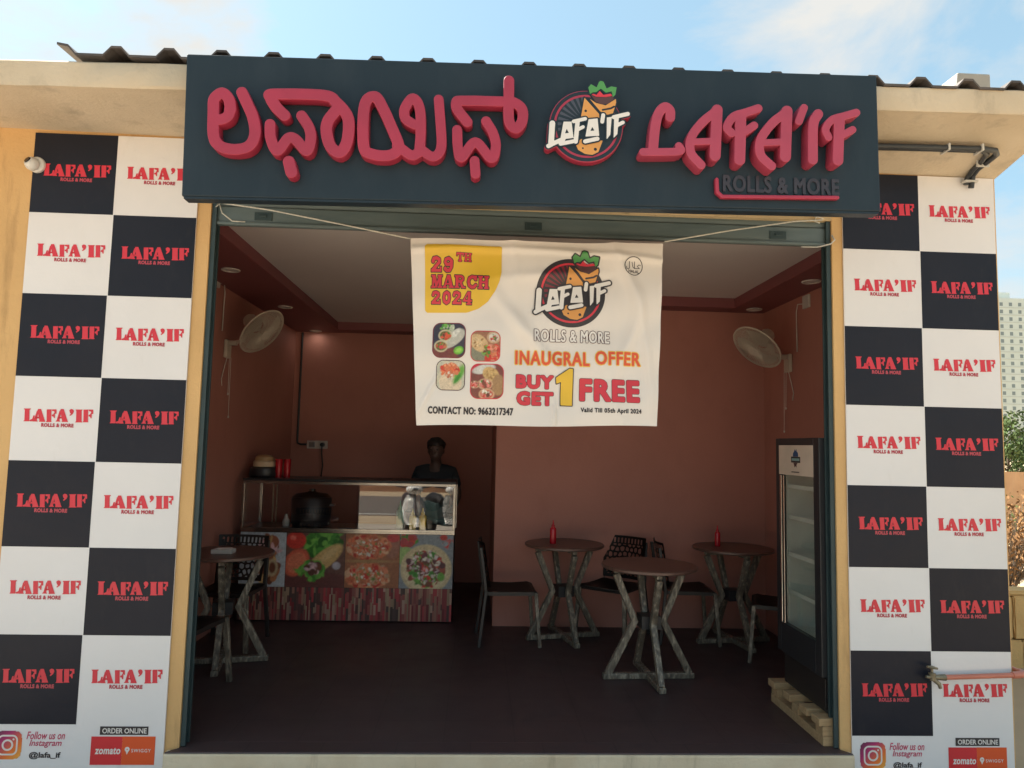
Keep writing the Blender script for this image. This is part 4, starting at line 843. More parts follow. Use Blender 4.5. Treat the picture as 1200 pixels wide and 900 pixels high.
cd = thing('cable_conduit', 'black corrugated cable conduit bending down under the right eave', 'conduit', (2.88, -.05, 3.25))
bm = tube(BM(), [(1.95, -.30, 3.352), (2.3, -.32, 3.350), (2.74, -.335, 3.350), (2.84, -.32, 3.350), (2.885, -.27, 3.349), (2.895, -.20, 3.344), (2.90, -.10, 3.335), (2.90, -.055, 3.31), (2.897, -.04, 3.24)], .016, 12)
tube(bm, [(1.95, -.27, 3.355), (2.5, -.295, 3.354), (2.78, -.30, 3.354), (2.83, -.27, 3.353), (2.865, -.18, 3.346), (2.875, -.09, 3.33), (2.872, -.045, 3.30), (2.87, -.035, 3.26)], .014, 12)
co = obj('conduit_tube', bm, M_conduit, cd, smooth='auto')
for p, r_ in (((2.56, -.31, 3.351), 0), ((2.745, -.32, 3.351), 0), ((2.885, -.16, 3.341), 1), ((2.886, -.045, 3.275), 2)):
    bm = B(p[0] - (.006 if r_ == 0 else .038), p[0] + (.006 if r_ == 0 else .038), p[1] - (.038 if r_ == 0 else .006), p[1] + (.038 if r_ == 0 else .006), p[2] - .02, p[2] + .02) if r_ < 2 else B(p[0] - .04, p[0] + .04, p[1] - .022, p[1] + .022, p[2] - .006, p[2] + .006)
    obj('clip', bm, M_cable, co, bevel=.003)
bm = B(3.10, 3.40, .42, .80, 3.60, 4.225)
for v in bm.verts:
    if v.co.z > 4: v.co.x = 3.165 if v.co.x < 3.3 else 3.395
tag(obj('concrete_post', bm, M_conc, bevel=.01), 'grey concrete stub standing above the roof sheets at the right corner', 'concrete block')

# ------------------------------------------------------------ ceiling lights
M_lit = emit_mat('lit_lens', (1, .97, .9), 1.2)
def downlight(x, y, label, lit=False):
    t = thing('downlight', label, 'ceiling light', (x, y, ZS), 0, 'round recessed ceiling lights')
    obj('trim_ring', lathe(BM(), [(.050, -.001), (.072, -.001), (.070, -.008), (.054, -.010), (.050, -.004)], n=28), M_plate, t, world=False, smooth='auto')
    obj('lens', lathe(BM(), [(.001, -.0015), (.0495, -.0015), (.0495, -.003), (.001, -.0035)], n=28), M_lit if lit else M_ceil, t, world=False, smooth='auto')
    return t
downlight(-1.97, 1.53, 'unlit round downlight in the wine ceiling border above the left wall fan')
downlight(-1.95, 3.03, 'unlit round downlight in the left ceiling border behind the fan')
downlight(-1.99, 4.53, 'lit round downlight in the back left corner of the ceiling', True)
downlight(2.55, 1.28, 'unlit round downlight in the right ceiling border near the opening')
downlight(2.55, 2.42, 'unlit round downlight in the right ceiling border near the back wall')
ld = bpy.data.lights.new('downlight_glow', 'AREA'); ld.shape = 'DISK'; ld.size = .09; ld.energy = .07; ld.color = (1, .93, .82)
lo_ = bpy.data.objects.new('downlight_glow', ld); col.objects.link(lo_); lo_.location = (-1.99, 4.53, ZS - .012)

# ------------------------------------------------------------ wall fans
def fan(label, wallx, by, bz, c, n, sx):
    """c: guard centre, n: direction it blows, sx: which way the wall faces"""
    t = thing('wall_fan', label, 'fan', (wallx, by, bz), 0, 'ivory wall fans')
    c = Vector(c); n = Vector(n).normalized(); Q = n.to_track_quat('Z', 'Y').to_matrix().to_4x4(); Q.translation = c
    a, b = sorted((wallx + sx * .002, wallx + sx * .035))
    bk_ = obj('wall_bracket', box(B(a, b, by - .055, by + .055, bz - .11, bz + .05), min(wallx + sx * .034, wallx + sx * .1), max(wallx + sx * .034, wallx + sx * .1), by - .025, by + .025, bz + .005, bz + .045), M_fanw, t, bevel=.008)
    j = c - n * .17
    obj('arm', tube(BM(), [(wallx + sx * .08, by, bz + .03), (wallx + sx * .15, by, bz + .05), j], [.018, .018, .024], 12), M_fanw, t, smooth='auto')
    obj('motor', lathe(BM(), [(.001, -.20), (.045, -.195), (.062, -.17), (.064, -.09), (.05, -.065), (.001, -.06)], n=24, M=Q), M_fanw, t, smooth='auto')
    bm = BM(); Rg = .222
    for zz, rr_ in ((0, Rg), (.012, Rg + .001)):
        pass
    pts = [Q @ Vector((Rg * math.cos(2 * math.pi * k / 40), Rg * math.sin(2 * math.pi * k / 40), 0)) for k in range(41)]
    tube(bm, pts, .0075, 8)
    for ring, z_ in ((.075, .052), (.15, .042), (.11, -.05), (.17, -.035)):
        tube(bm, [Q @ Vector((ring * math.cos(2 * math.pi * k / 28), ring * math.sin(2 * math.pi * k / 28), z_)) for k in range(29)], .0016, 4)
    for k in range(84):
        a_ = 2 * math.pi * k / 84
        for s in (1, -1):
            prof = [(.05 if s > 0 else .06, .056 * s), (.12, .05 * s), (.19, .03 * s), (Rg, 0)]
            tube(bm, [Q @ Vector((r_ * math.cos(a_ + .15 * (r_ / Rg)), r_ * math.sin(a_ + .15 * (r_ / Rg)), z_)) for r_, z_ in prof], .0018, 4, False)
    obj('guard', bm, M_fanw, t, smooth=True)
    obj('hub_badge', lathe(BM(), [(.001, .048), (.052, .05), (.05, .058), (.001, .062)], n=24, M=Q), M_fanw, t, smooth='auto')
    for k in range(3):
        bm = BM(); a0 = 2 * math.pi * k / 3 + .5; rows = []
        for i in range(9):
            f = i / 8; r_ = .028 + f * .165; half = R(14 + 20 * math.sin(min(1, f * 1.25) * math.pi * .62)); rows.append([bm.verts.new(Q @ Vector((r_ * math.cos(a0 + half * g + .35 * f), r_ * math.sin(a0 + half * g + .35 * f), .016 * g * (1 - .4 * f)))) for g in (-1, -.5, 0, .5, 1)])
        for A_, B_ in zip(rows, rows[1:]):
            for g in range(4): bm.faces.new((A_[g], A_[g + 1], B_[g + 1], B_[g]))
        bmesh.ops.solidify(bm, geom=bm.faces[:], thickness=.003)
        obj('blade', bm, M_fanw, t, smooth='auto')
    for dy, ln in ((-.02, .42), (.02, .62)):
        bm = tube(BM(), [(wallx + sx * .045, by + dy, bz - .105), (wallx + sx * .05, by + dy, bz - ln)], .0022, 5); lathe(bm, [(.001, bz - ln - .02), (.007, bz - ln - .012), (.006, bz - ln), (.001, bz - ln + .004)], wallx + sx * .05, by + dy, 8)
        obj('pull_cord', bm, M_plate, t)
    obj('power_lead', tube(BM(), [(wallx + sx * .03, by - .03, bz - .10), (wallx + sx * .02, by - .06, bz - .2), (wallx + sx * .012, by - .09, bz - .3), (wallx + sx * .008, by - .06, bz - .36)], .004, 6), M_plate, t, smooth=True)
    return t
fan('ivory wall fan on the left interior wall facing down into the shop', -2.25, 2.30, 2.47, (-1.90, 2.166, 2.585), (.74, -.25, -.62), 1)
fan('ivory wall fan on the right interior wall above the drinks fridge', 2.72, 2.05, 2.45, (2.35, 1.863, 2.527), (-.62, -.22, -.66), -1)
def wallbox(label, x, y, z, sx, group='white junction plates by the fans'):
    t = thing('junction_plate', label, 'wall plate', (x, y, z), 0, group)
    a, b = sorted((0, sx * .022)); obj('plate', B(a, b, -.055, .055, -.055, .055), M_plate, t, world=False, bevel=.006)
    obj('lead', tube(BM(), [(sx * .02, .05, -.01), (sx * .03, .12, -.0), (sx * .02, .17, -.06), (sx * .012, .18, -.40)], .005, 6), M_plate, t, world=False, smooth=True)
wallbox('small white junction plate high on the left wall beside the fan', -2.249, 1.98, 2.98, 1)
wallbox('small white junction plate high on the right wall above the fan', 2.719, 1.70, 2.90, -1)
cn = tag(obj('wall_conduit', tube(BM(), [(-2.17, 4.635, 2.96), (-2.172, 4.635, 1.66), (-2.168, 4.635, 1.62), (-2.13, 4.635, 1.605), (-2.06, 4.635, 1.605)], .013, 8), M_blackm, smooth='auto'), 'dark cable conduit running down the back left corner to the socket board', 'conduit')
so = thing('socket_board', 'white electrical socket board with a black plug on the back wall', 'socket', (-1.93, 4.648, 1.555))
obj('board', B(-2.055, -1.81, 4.625, 4.6485, 1.556, 1.652), M_plate, so, bevel=.005)
obj('switch', B(-2.03, -1.96, 4.618, 4.6245, 1.575, 1.632), M_dsteel, so, bevel=.003)
bm = lathe(BM(), [(.001, 0), (.028, 0), (.024, .05), (.001, .055)], n=14, M=Matrix.Translation((-1.865, 4.624, 1.605)) @ Matrix.Rotation(R(90), 4, 'X')); tube(bm, [(-1.865, 4.58, 1.60), (-1.862, 4.57, 1.5), (-1.85, 4.60, 1.36), (-1.87, 4.62, 1.2)], .008, 8)
obj('plug', bm, M_blackm, so, smooth='auto')

# ------------------------------------------------------------ glass display counter
CX0, CX1, CY0, CY1 = -2.165, -.198, 2.69, 3.27
ct = thing('display_counter', 'glass food display counter with printed food pictures on its front', 'counter', ((CX0 + CX1) / 2, 2.98, 0))
obj('cabinet', box(B(CX0 + .01, CX1 - .01, CY0 + .022, CY1, .008, .80), CX0 + .04, CX1 - .04, CY0 + .08, CY1 - .02, 0, .0079), M_blackm, ct, bevel=.004)
zb0, zb1, zp1 = .012, .307, .80
pw = (CX1 - CX0 - .01)
edges = [-2.160, -1.74, -1.20, -.70, -.203]
def cf1(U, V):
    r = np.random.default_rng(11); C_ = canvas(U, (.36, .40, .44)); blob(C_, U, V, .55, .55, .60, .75, (.40, .43, .46)); speck(C_, U, V, .62, .50, .24, .42, [meat, tort, (.35, .14, .06), (.24, .08, .04), onion], 110, .09, r)
    blob(C_, U, V, .72, .35, .12, .16, (.44, .34, .2)); blob(C_, U, V, .72, .35, .07, .1, meat); return C_
def cf2(U, V):
    r = np.random.default_rng(12); C_ = canvas(U, (.13, .055, .04)); blob(C_, U, V, .5, .12, .6, .16, (.12, .035, .03)); speck(C_, U, V, .62, .82, .28, .2, [lett, lett2, (.02, .12, .01)], 90, .1, r)
    blob(C_, U, V, .16, .86, .17, .16, tom); blob(C_, U, V, .11, .91, .05, .04, (.62, .14, .1)); blob(C_, U, V, .18, .45, .2, .27, (.55, .10, .05), -.5); blob(C_, U, V, .18, .45, .15, .2, (.62, .17, .09), -.5)
    blob(C_, U, V, .66, .52, .38, .15, tort, .75); blob(C_, U, V, .74, .62, .2, .06, (.58, .4, .18), .75); blob(C_, U, V, .86, .4, .07, .07, (.4, .36, .4)); speck(C_, U, V, .43, .3, .2, .17, [lett, lett2], 50, .07, r); speck(C_, U, V, .46, .37, .12, .12, [meat, onion, (.1, .03, .02)], 40, .05, r); return C_
def cf3(U, V):
    r = np.random.default_rng(13); C_ = canvas(U, (.30, .11, .05)); blob(C_, U, V, .85, .8, .15, .25, (.30, .12, .08)); blob(C_, U, V, .88, .93, .12, .08, (.5, .05, .05))
    for y in (.76, .22):
        blob(C_, U, V, .42, y, .42, .24, (.48, .2, .08)); speck(C_, U, V, .42, y, .38, .21, [(.52, .12, .05), (.6, .2, .1), salm, tom, (.58, .34, .2)], 240, .05, r); speck(C_, U, V, .42, y, .3, .16, [crm, (.16, .22, .05), (.6, .36, .24)], 60, .022, r)
    blob(C_, U, V, .42, .49, .44, .03, (.36, .2, .08)); return C_
def cf4(U, V):
    r = np.random.default_rng(14); C_ = canvas(U, slate); blob(C_, U, V, .1, .6, .14, .2, (.3, .42, .14)); speck(C_, U, V, .15, .9, .2, .1, [tom, lett, (.4, .04, .05)], 30, .06, r); speck(C_, U, V, .9, .9, .12, .1, [tom, slate, (.5, .1, .1)], 20, .06, r)
    blob(C_, U, V, .5, .36, .48, .46, (.55, .44, .26)); blob(C_, U, V, .5, .34, .42, .38, (.60, .50, .31)); speck(C_, U, V, .5, .36, .33, .33, [meat, (.3, .06, .04), lett, (.12, .03, .04), tom, lett2], 150, .06, r); speck(C_, U, V, .5, .4, .3, .3, [crm, onion, (.6, .5, .5)], 70, .025, r)
    blob(C_, U, V, .78, .22, .07, .08, lett2); blob(C_, U, V, .3, .25, .06, .05, lett); return C_
for a, b, f_ in zip(edges, edges[1:], (cf1, cf2, cf3, cf4)):
    obj('food_picture', picture((a, zb1 + .002, b - .003, zp1), 100, f_, CY0 + .016, None, 1.2), M_print, ct)
# thin vertical coloured strips printed on the plinth
bm = BM(); cl = bm.loops.layers.float_color.new('print'); r0 = np.random.default_rng(5)
pal = [(.22, .03, .035), (.36, .17, .12), (.12, .05, .045), (.40, .25, .19), (.28, .07, .06), (.08, .045, .04), (.30, .10, .08), (.38, .045, .05), (.33, .22, .14)]
x = CX0 + .006
while x < CX1 - .012:
    w_ = min(r0.uniform(.009, .026), CX1 - .006 - x); z = zb0 + r0.uniform(0, .02)
    zlist = [zb0]
    while zlist[-1] < zb1 - .03: zlist.append(min(zb1, zlist[-1] + r0.uniform(.05, .17)))
    zlist[-1] = zb1
    for z0, z1 in zip(zlist, zlist[1:]):
        c_ = np.array(pal[r0.integers(len(pal))]) * r0.uniform(.75, 1.25)
        f = bm.faces.new([bm.verts.new(p) for p in ((x, CY0 + .016, z0), (x + w_, CY0 + .016, z0), (x + w_, CY0 + .016, z1), (x, CY0 + .016, z1))])
        for l in f.loops: l[cl] = (*c_, 1)
    x += w_
obj('plinth_print', bm, M_print, ct)
# steel frame and glass
bm = BM()
box(bm, CX0, CX1, CY0, CY0 + .02, .803, .845); box(bm, CX0, CX1, CY0 + .0, CY0 + .03, 1.247, 1.272)
for x0 in (CX0, CX1 - .022): box(bm, x0, x0 + .022, CY0 + .002, CY0 + .026, .8452, 1.2468); box(bm, x0, x0 + .022, CY1 - .024, CY1, .805, 1.2468); box(bm, x0 + .002, x0 + .02, CY0 + .0302, CY1, 1.249, 1.27)
box(bm, CX0 + .022, CX1 - .022, CY0 - .004, CY0 - .0002, .806, .822)
obj('steel_frame', bm, mat('frame_steel', (.40, .38, .34), (.33, .31, .28), scale=9, rough=.22, metal=1), ct, bevel=.002)
obj('top_board', B(CX0 - .004, CX1 + .0, CY0 + .02, CY1 + .01, 1.2732, 1.292), M_blackm, ct, bevel=.003)
obj('display_deck', B(CX0 + .0222, CX1 - .0222, CY0 + .0205, CY1, .8005, .832), M_dsteel, ct)
M_cglass = glass_mat('counter_glass', .085)
obj('front_glass', B(CX0 + .0225, CX1 - .0225, CY0 + .008, CY0 + .013, .8455, 1.2465), M_cglass, ct)
M_sglass = glass_mat('side_glass', .05)
obj('side_glass', B(CX0 + .006, CX0 + .011, CY0 + .027, CY1 - .025, .8455, 1.2465), M_sglass, ct)
obj('side_glass', B(CX1 - .011, CX1 - .006, CY0 + .027, CY1 - .025, .8455, 1.2465), M_sglass, ct)
bm = BM()
for x0 in (-2.03, -1.995): box(bm, x0, x0 + .012, CY1 - .06, CY1 - .05, .834, 1.245)
obj('sliding_rail', bm, M_brass, ct)
# things inside and on the counter
pt = thing('cooking_pot', 'black electric cooker standing inside the glass counter', 'cooker', (-1.60, 3.02, .833))
obj('pot_body', lathe(BM(), [(.001, 0), (.17, 0), (.185, .03), (.19, .26), (.18, .275), (.001, .275)], n=32), M_blackm, pt, world=False, smooth='auto')
obj('lid', lathe(BM(), [(.001, .277), (.178, .278), (.15, .305), (.05, .32), (.03, .33), (.03, .35), (.001, .352)], n=32), M_blackm, pt, world=False, smooth='auto')
obj('handle', tube(BM(), [(.18, -.04, .2), (.215, -.03, .2), (.215, .03, .2), (.18, .04, .2)], .012, 8), M_dsteel, pt, world=False, smooth='auto')
sm = thing('sauce_cup', 'small pale dispenser cup beside the black cooker in the counter', 'cup', (-1.82, 2.95, .833))
obj('cup', lathe(BM(), [(.001, 0), (.03, 0), (.034, .05), (.02, .075), (.012, .11), (.001, .115)], n=20), M_plate, sm, world=False, smooth='auto')
obj('tilted_tray', B(-.06, .08, -.03, .03, .0, .012), M_dsteel, thing('steel_tray', 'small shiny steel tray lying inside the counter', 'tray', (-1.24, 2.80, .833)), world=False, bevel=.004)
def squeeze(name, label, x, y, z, m, h, group, r=.032):
    t = thing(name, label, 'bottle', (x, y, z), 0, group); k = h / .24
    obj('bottle_body', lathe(BM(), [(.001, 0), (r * .93, 0), (r, .01 * k), (r, .145 * k), (r * .85, .16 * k), (r * .5, .168 * k), (r * .5, .172 * k), (.001, .172 * k)], n=22), m, t, world=False, smooth='auto')
    obj('nozzle', lathe(BM(), [(.001, .1722 * k), (r * .56, .1722 * k), (r * .52, .186 * k), (r * .26, .2 * k), (.004, .24 * k), (.001, .241 * k)], n=18), m, t, world=False, smooth='auto')
    return t
gb = 'sauce bottles in the counter and on tables'
squeeze('squeeze_bottle', 'yellow squeeze bottle inside the glass counter next to the pale green one', -.60, 2.79, .833, M_yel, .20, gb, .036)
squeeze('squeeze_bottle', 'yellow squeeze bottle inside the counter nearest its right end', -.505, 2.79, .833, M_yel, .205, gb, .036)
squeeze('squeeze_bottle', 'pale green squeeze bottle inside the glass counter', -.72, 2.80, .833, M_palegreen, .27, gb, .036)
cs = thing('rice_cooker', 'black rice cooker with a pale lid on top of the counter', 'cooker', (-2.05, 2.95, 1.293))
obj('cooker_base', lathe(BM(), [(.001, 0), (.13, 0), (.14, .02), (.13, .085), (.11, .10), (.001, .10)], n=32), M_blackm, cs, world=False, smooth='auto')
obj('pale_rim', lathe(BM(), [(.001, .101), (.10, .101), (.104, .115), (.104, .145), (.095, .155), (.001, .155)], n=32), mat('rim_beige', (.62, .47, .30), rough=.5), cs, world=False, smooth='auto')
obj('lid', lathe(BM(), [(.001, .156), (.09, .156), (.085, .19), (.06, .21), (.001, .215)], n=32), mat('lid_tan', (.42, .26, .12), rough=.5), cs, world=False, smooth='auto')
def cup(label, x):
    t = thing('plastic_tumbler', label, 'tumbler', (x, 2.92, 1.293), 0, 'pink tumblers on the counter')
    obj('tumbler_body', lathe(BM(), [(.001, 0), (.030, 0), (.034, .17), (.036, .175), (.033, .175), (.029, .006), (.001, .006)], n=22), M_bottle, t, world=False, smooth='auto')
cup('pinkish red tumbler beside the rice cooker on the counter', -1.905); cup('pinkish red tumbler to the right of its twin on the counter', -1.825)

# ------------------------------------------------------------ tables
def make_table():
    t = thing('cafe_table', 'x', 'table')
    obj('tabletop', lathe(BM(), [(.001, .782), (.335, .782), (.345, .788), (.345, .803), (.340, .808), (.001, .808)], n=56), M_brownwood, t, world=False, smooth='auto')
    for k in range(4):
        a = k * math.pi / 2; c, s = math.cos(a), math.sin(a)
        P = [(.26, .770), (.245, .74), (.105, .405), (.30, .035)]
        bm = bar(BM(), [(r_ * c, r_ * s, z) for r_, z in P[1:]], .050, .042, (-s, c, 0)); bar(bm, [(.12 * c, .12 * s, .762), (.262 * c, .262 * s, .762)], .04, .036)
        obj('leg', bm, M_wrap, t, world=False, bevel=.005)
    bm = BM(); bar(bm, [(-.335, 0, .022), (.335, 0, .022)], .05, .04); bar(bm, [(0, -.335, .022), (0, -.0255, .022)], .05, .04); bar(bm, [(0, .0255, .022), (0, .335, .022)], .05, .04)
    obj('base_cross', bm, M_wrap, t, world=False, bevel=.005)
    obj('centre_collar', lathe(BM(), [(.001, .36), (.10, .36), (.10, .45), (.001, .45)], n=4, M=Matrix.Rotation(R(45), 4, 'Z')), M_blackm, t, world=False)
    return t
gt = 'round brown cafe tables on wrapped steel legs'
tb = make_table()
tb['label'] = 'round brown table standing alone nearest the opening with film wrapped crossed legs'; tb['group'] = gt; tb.location = (1.268, 1.19, 0); tb.rotation_euler = (0, 0, R(3))
dup(tb, (.775, 2.24, 0), R(14), 'round brown table by the back wall with a red bottle left of centre', gt)
dup(tb, (2.24, 2.16, 0), R(9), 'round brown table in the right back corner behind the fridge', gt)
dup(tb, (-1.86, 1.47, 0), R(12), 'round brown table by the left wall with a small white box on it', gt)
squeeze('squeeze_bottle', 'red ketchup bottle on the table by the back wall left of centre', .67, 2.20, .8085, M_bottle, .20, gb, .028)
squeeze('squeeze_bottle', 'red ketchup bottle on the right corner table behind the fridge', 2.12, 2.20, .8085, M_bottle, .18, gb, .024)
nb = thing('tissue_box', 'small white paper box lying on the left wall table', 'tissue box', (-1.86, 1.40, .8085))
obj('box_body', B(-.075, .075, -.05, .05, 0, .032), M_plate, nb, world=False, bevel=.004); obj('paper_fold', B(-.05, .06, -.03, .03, .0325, .038), I_white, nb, world=False, bevel=.002)

# ------------------------------------------------------------ chairs with a pierced plastic back
def make_chair():
    t = thing('plastic_chair', 'x', 'chair')
    # pierced backrest: irregular cells cut from a panel, bent to a shallow curve
    W_, H0, H1 = .215, .47, .84; xs, ys, X, Y = grid((-W_ - .02, W_ + .02, H0 - .02, H1 + .02), .006)
    r = np.random.default_rng(3); pts = []
    for row, z in enumerate(np.arange(H0 + .02, H1 - .06, .046)):
        for c_ in np.arange(-.19, .2, .046): pts.append((c_ + (.023 if row % 2 else 0) + r.normal(0, .007), z + r.normal(0, .006)))
    pts = np.array(pts)
    d = np.sort(np.hypot(X[..., None] - pts[:, 0], Y[..., None] - pts[:, 1]), axis=-1)
    edge = d[..., 1] - d[..., 0]
    side = np.maximum(np.abs(X) - W_ + (H1 - Y) * .08, np.maximum(H0 - Y, Y - H1))
    F = np.maximum(side, np.minimum(edge - .014, np.minimum(-(side + .028), 1)))
    slots = np.abs(((X + .5) % .034) - .017) - .008; topb = np.maximum(np.maximum(H1 - .065 - Y, Y - (H1 - .02)), np.abs(X) - W_ + .03)
    F = np.where(Y > H1 - .075, np.maximum(side, -np.maximum(slots, topb)), F)
    V, Fc = cells(F, xs, ys, 2); bm = BM()
    vs_ = [bm.verts.new((x, .205 + (z - H0) * .20 - .9 * x * x, z)) for x, z in V]
    for f in Fc:
        if len(set(f)) > 2: bm.faces.new([vs_[i] for i in f])
    bmesh.ops.solidify(bm, geom=bm.faces[:], thickness=.012)
    obj('backrest', bm, M_plastblk, t, world=False)
    bm = BM(); rows = []
    for i in range(11):
        f = i / 10; y = -.22 + .44 * f; w_ = .225 - .02 * f; dz = -.012 * math.sin(math.pi * f) - (.02 if i == 0 else 0)
        rows.append([bm.verts.new((w_ * g, y - (0 if abs(g) < 1 else 0), .452 + dz - .012 * (1 - g * g))) for g in np.linspace(-1, 1, 9)])
    for A_, B_ in zip(rows, rows[1:]):
        for g in range(8): bm.faces.new((A_[g], A_[g + 1], B_[g + 1], B_[g]))
    bmesh.ops.solidify(bm, geom=bm.faces[:], thickness=.03)
    obj('seat', bm, M_plastblk, t, world=False, smooth='auto', bevel=.004)
    for sx in (-1, 1):
        obj('leg', bar(BM(), [(sx * .245, -.235, 0), (sx * .215, -.20, .435)], .036, .03, (0, 1, 0)), M_wrap, t, world=False, bevel=.005)
        obj('leg', bar(BM(), [(sx * .235, .265, 0), (sx * .205, .215, .43), (sx * .205, .225, .52), (sx * .195, .265, .80)], .034, .026, (0, 1, 0)), M_plastblk, t, world=False, bevel=.005)
    bm = BM(); bar(bm, [(-.205, -.195, .425), (.205, -.195, .425)], .02, .03); bar(bm, [(-.2, .2, .425), (.2, .2, .425)], .02, .03)
    for sx in (-1, 1): bar(bm, [(sx * .208, -.185, .425), (sx * .203, .19, .425)], .02, .03)
    obj('seat_frame', bm, M_plastblk, t, world=False)
    return t
gc = 'dark plastic cafe chairs with pierced backs'
ch = make_chair(); ch['group'] = gc      # the chair's front looks towards -Y at rotation 0
ch['label'] = 'dark plastic chair left of the back wall table seen from its side'; ch.location = (.30, 2.17, 0); ch.rotation_euler = (0, 0, R(93))
dup(ch, (1.22, 2.34, 0), R(-38), 'dark pierced back chair between the back wall table and the front table', gc)
dup(ch, (1.86, 2.28, 0), R(86), 'dark plastic chair behind the front table facing the right corner table', gc)
dup(ch, (2.47, 1.72, 0), R(-112), 'dark plastic chair tucked in the right corner behind the fridge', gc)
dup(ch, (-1.98, 1.95, 0), R(-4), 'dark pierced back chair between the left wall table and the counter', gc)
dup(ch, (-1.93, .86, 0), R(172), 'dark plastic chair on the opening side of the left wall table', gc)

# ------------------------------------------------------------ drinks fridge on its pallet
pl = thing('wooden_pallet', 'raw wooden pallet under the drinks fridge', 'pallet', (2.3, .39, 0))
for z0 in (0,):
    for x0 in (1.985, 2.26, 2.54):
        obj('stringer', box(B(x0, x0 + .075, .04, .755, .0, .052), x0 + .001, x0 + .074, .046, .135, .0522, .105), M_wood, pl, bevel=.003)
for y0 in (.045, .20, .43, .655): obj('slat', B(1.965, 2.63, y0, y0 + .10, .1055 if y0 in (.045,) else .1052, .148), M_wood, pl, bevel=.004)
for x0, y0 in ((1.986, .36), (1.986, .66), (2.262, .36), (2.262, .66), (2.542, .36), (2.542, .66)): obj('block', B(x0, x0 + .072, y0, y0 + .088, .0524, .105), M_wood, pl, bevel=.003)
fr_ = thing('drinks_fridge', 'tall black glass door drinks fridge on a wooden pallet inside the opening', 'fridge', (2.3, .385, .149))
x0, x1, y0, y1, z0, z1 = 2.05, 2.60, .085, .69, .150, 1.735
bm = BM()
box(bm, x0, x1, y0, y0 + .03, z0, z1); box(bm, x0, x1, y1 - .03, y1, z0, z1); box(bm, x1 - .03, x1, y0 + .0302, y1 - .0302, z0, z1); box(bm, x0, x1 - .0302, y0 + .0302, y1 - .0302, z1 - .05, z1); box(bm, x0, x1 - .0302, y0 + .0302, y1 - .0302, z0, .50)
obj('cabinet', bm, M_blackm, fr_, bevel=.004)
bm = BM(); box(bm, x0 + .005, x1 - .031, y0 + .0305, y0 + .042, .501, z1 - .051); box(bm, x0 + .005, x1 - .031, y1 - .042, y1 - .0305, .501, z1 - .051); box(bm, x1 - .042, x1 - .0305, y0 + .0425, y1 - .0425, .513, z1 - .063); box(bm, x0 + .005, x1 - .031, y0 + .0425, y1 - .0425, .501, .512); box(bm, x0 + .005, x1 - .031, y0 + .0425, y1 - .0425, z1 - .062, z1 - .051)
M_liner = mat('fridge_liner', (.72, .70, .62), rough=.35); obj('liner', bm, M_liner, fr_)
for z in (.74, .98, 1.22, 1.42):
    bm = BM()
    for k in range(12): y = y0 + .055 + k * (y1 - y0 - .11) / 11; tube(bm, [(x0 + .02, y, z), (x1 - .05, y, z)], .003, 5)
    tube(bm, [(x0 + .02, y0 + .05, z), (x0 + .02, y1 - .05, z)], .006, 6); box(bm, x0 + .012, x0 + .018, y0 + .05, y1 - .05, z - .012, z + .014)
    obj('shelf', bm, M_liner, fr_)
bm = BM(); d0, d1 = 2.005, 2.045
box(bm, d0, d1, y0, y0 + .075, .36, z1); box(bm, d0, d1, y1 - .06, y1, .36, z1); box(bm, d0, d1, y0 + .0752, y1 - .0602, 1.685, z1); box(bm, d0, d1, y0 + .0752, y1 - .0602, .36, .545)
dr = obj('door', bm, M_blackm, fr_, bevel=.004)
obj('door_glass', B(d0 + .014, d0 + .02, y0 + .0755, y1 - .0605, .5455, 1.5), glass_mat('fridge_glass', .04, (.93, .96, .95)), dr)
obj('header_panel', B(d0 - .002, d0 + .012, y0 + .070, y1 - .055, 1.5, 1.69), mat('header_beige', (.62, .50, .40), rough=.4), dr)
def yz(V): return [(d0 - .0032, -0, 0) for _ in V]
def onx(parts, m, name, parent, xx):
    bm = BM()
    for V, F in parts:
        vv = [bm.verts.new((xx, -p[0], p[1])) for p in V]
        for f in F:
            g = [vv[i] for i in f]; bm.faces.new(g)
    bmesh.ops.recalc_face_normals(bm, faces=bm.faces)
    return obj(name, bm, m, parent)
lc, lz = -.385, 1.60
lo2 = onx([shape([('p', [(lc - .065, lz - .02), (lc + .065, lz - .02), (lc + .065, lz + .018), (lc - .065, lz + .018)])], .003)], I_dark, 'fridge_logo', dr, d0 - .0028)
onx([shape([('p', [(lc - .038, lz + .019), (lc + .038, lz + .019), (lc + .034, lz + .045), (lc + .018, lz + .05), (lc + .012, lz + .07), (lc + .002, lz + .052), (lc - .012, lz + .066), (lc - .02, lz + .048), (lc - .034, lz + .042)])], .003)], ink('ink_blue', (.03, .07, .17)), 'logo_crown', lo2, d0 - .0034)
onx([shape([('p', [(lc - .032, lz - .021), (lc + .03, lz - .021), (lc + .012, lz - .034), (lc + .014, lz - .05), (lc - .004, lz - .04), (lc - .018, lz - .052), (lc - .02, lz - .036)])], .003)], I_brown, 'logo_foot', lo2, d0 - .0034)
onx([shape([('p', [(lc - .055, lz - .008), (lc + .055, lz - .008), (lc + .055, lz + .008), (lc - .055, lz + .008)])], .003)], ink('ink_teal', (.22, .34, .33)), 'logo_band', lo2, d0 - .0034)
onx([rect(lc - .06, lz - .082, lc + .05, lz - .076)], I_dark, 'logo_caption', lo2, d0 - .0034)
obj('door_handle', box(B(d0 - .006, d0 - .0004, y1 - .092, y1 - .068, .55, 1.495), d0 - .004, d0 - .0005, y1 - .128, y1 - .112, .55, 1.495), M_steel, dr, bevel=.002)
obj('side_trim', B(2.046, 2.085, y0 - .004, y0 - .0002, .36, z1 - .002), M_steel, fr_, bevel=.002)
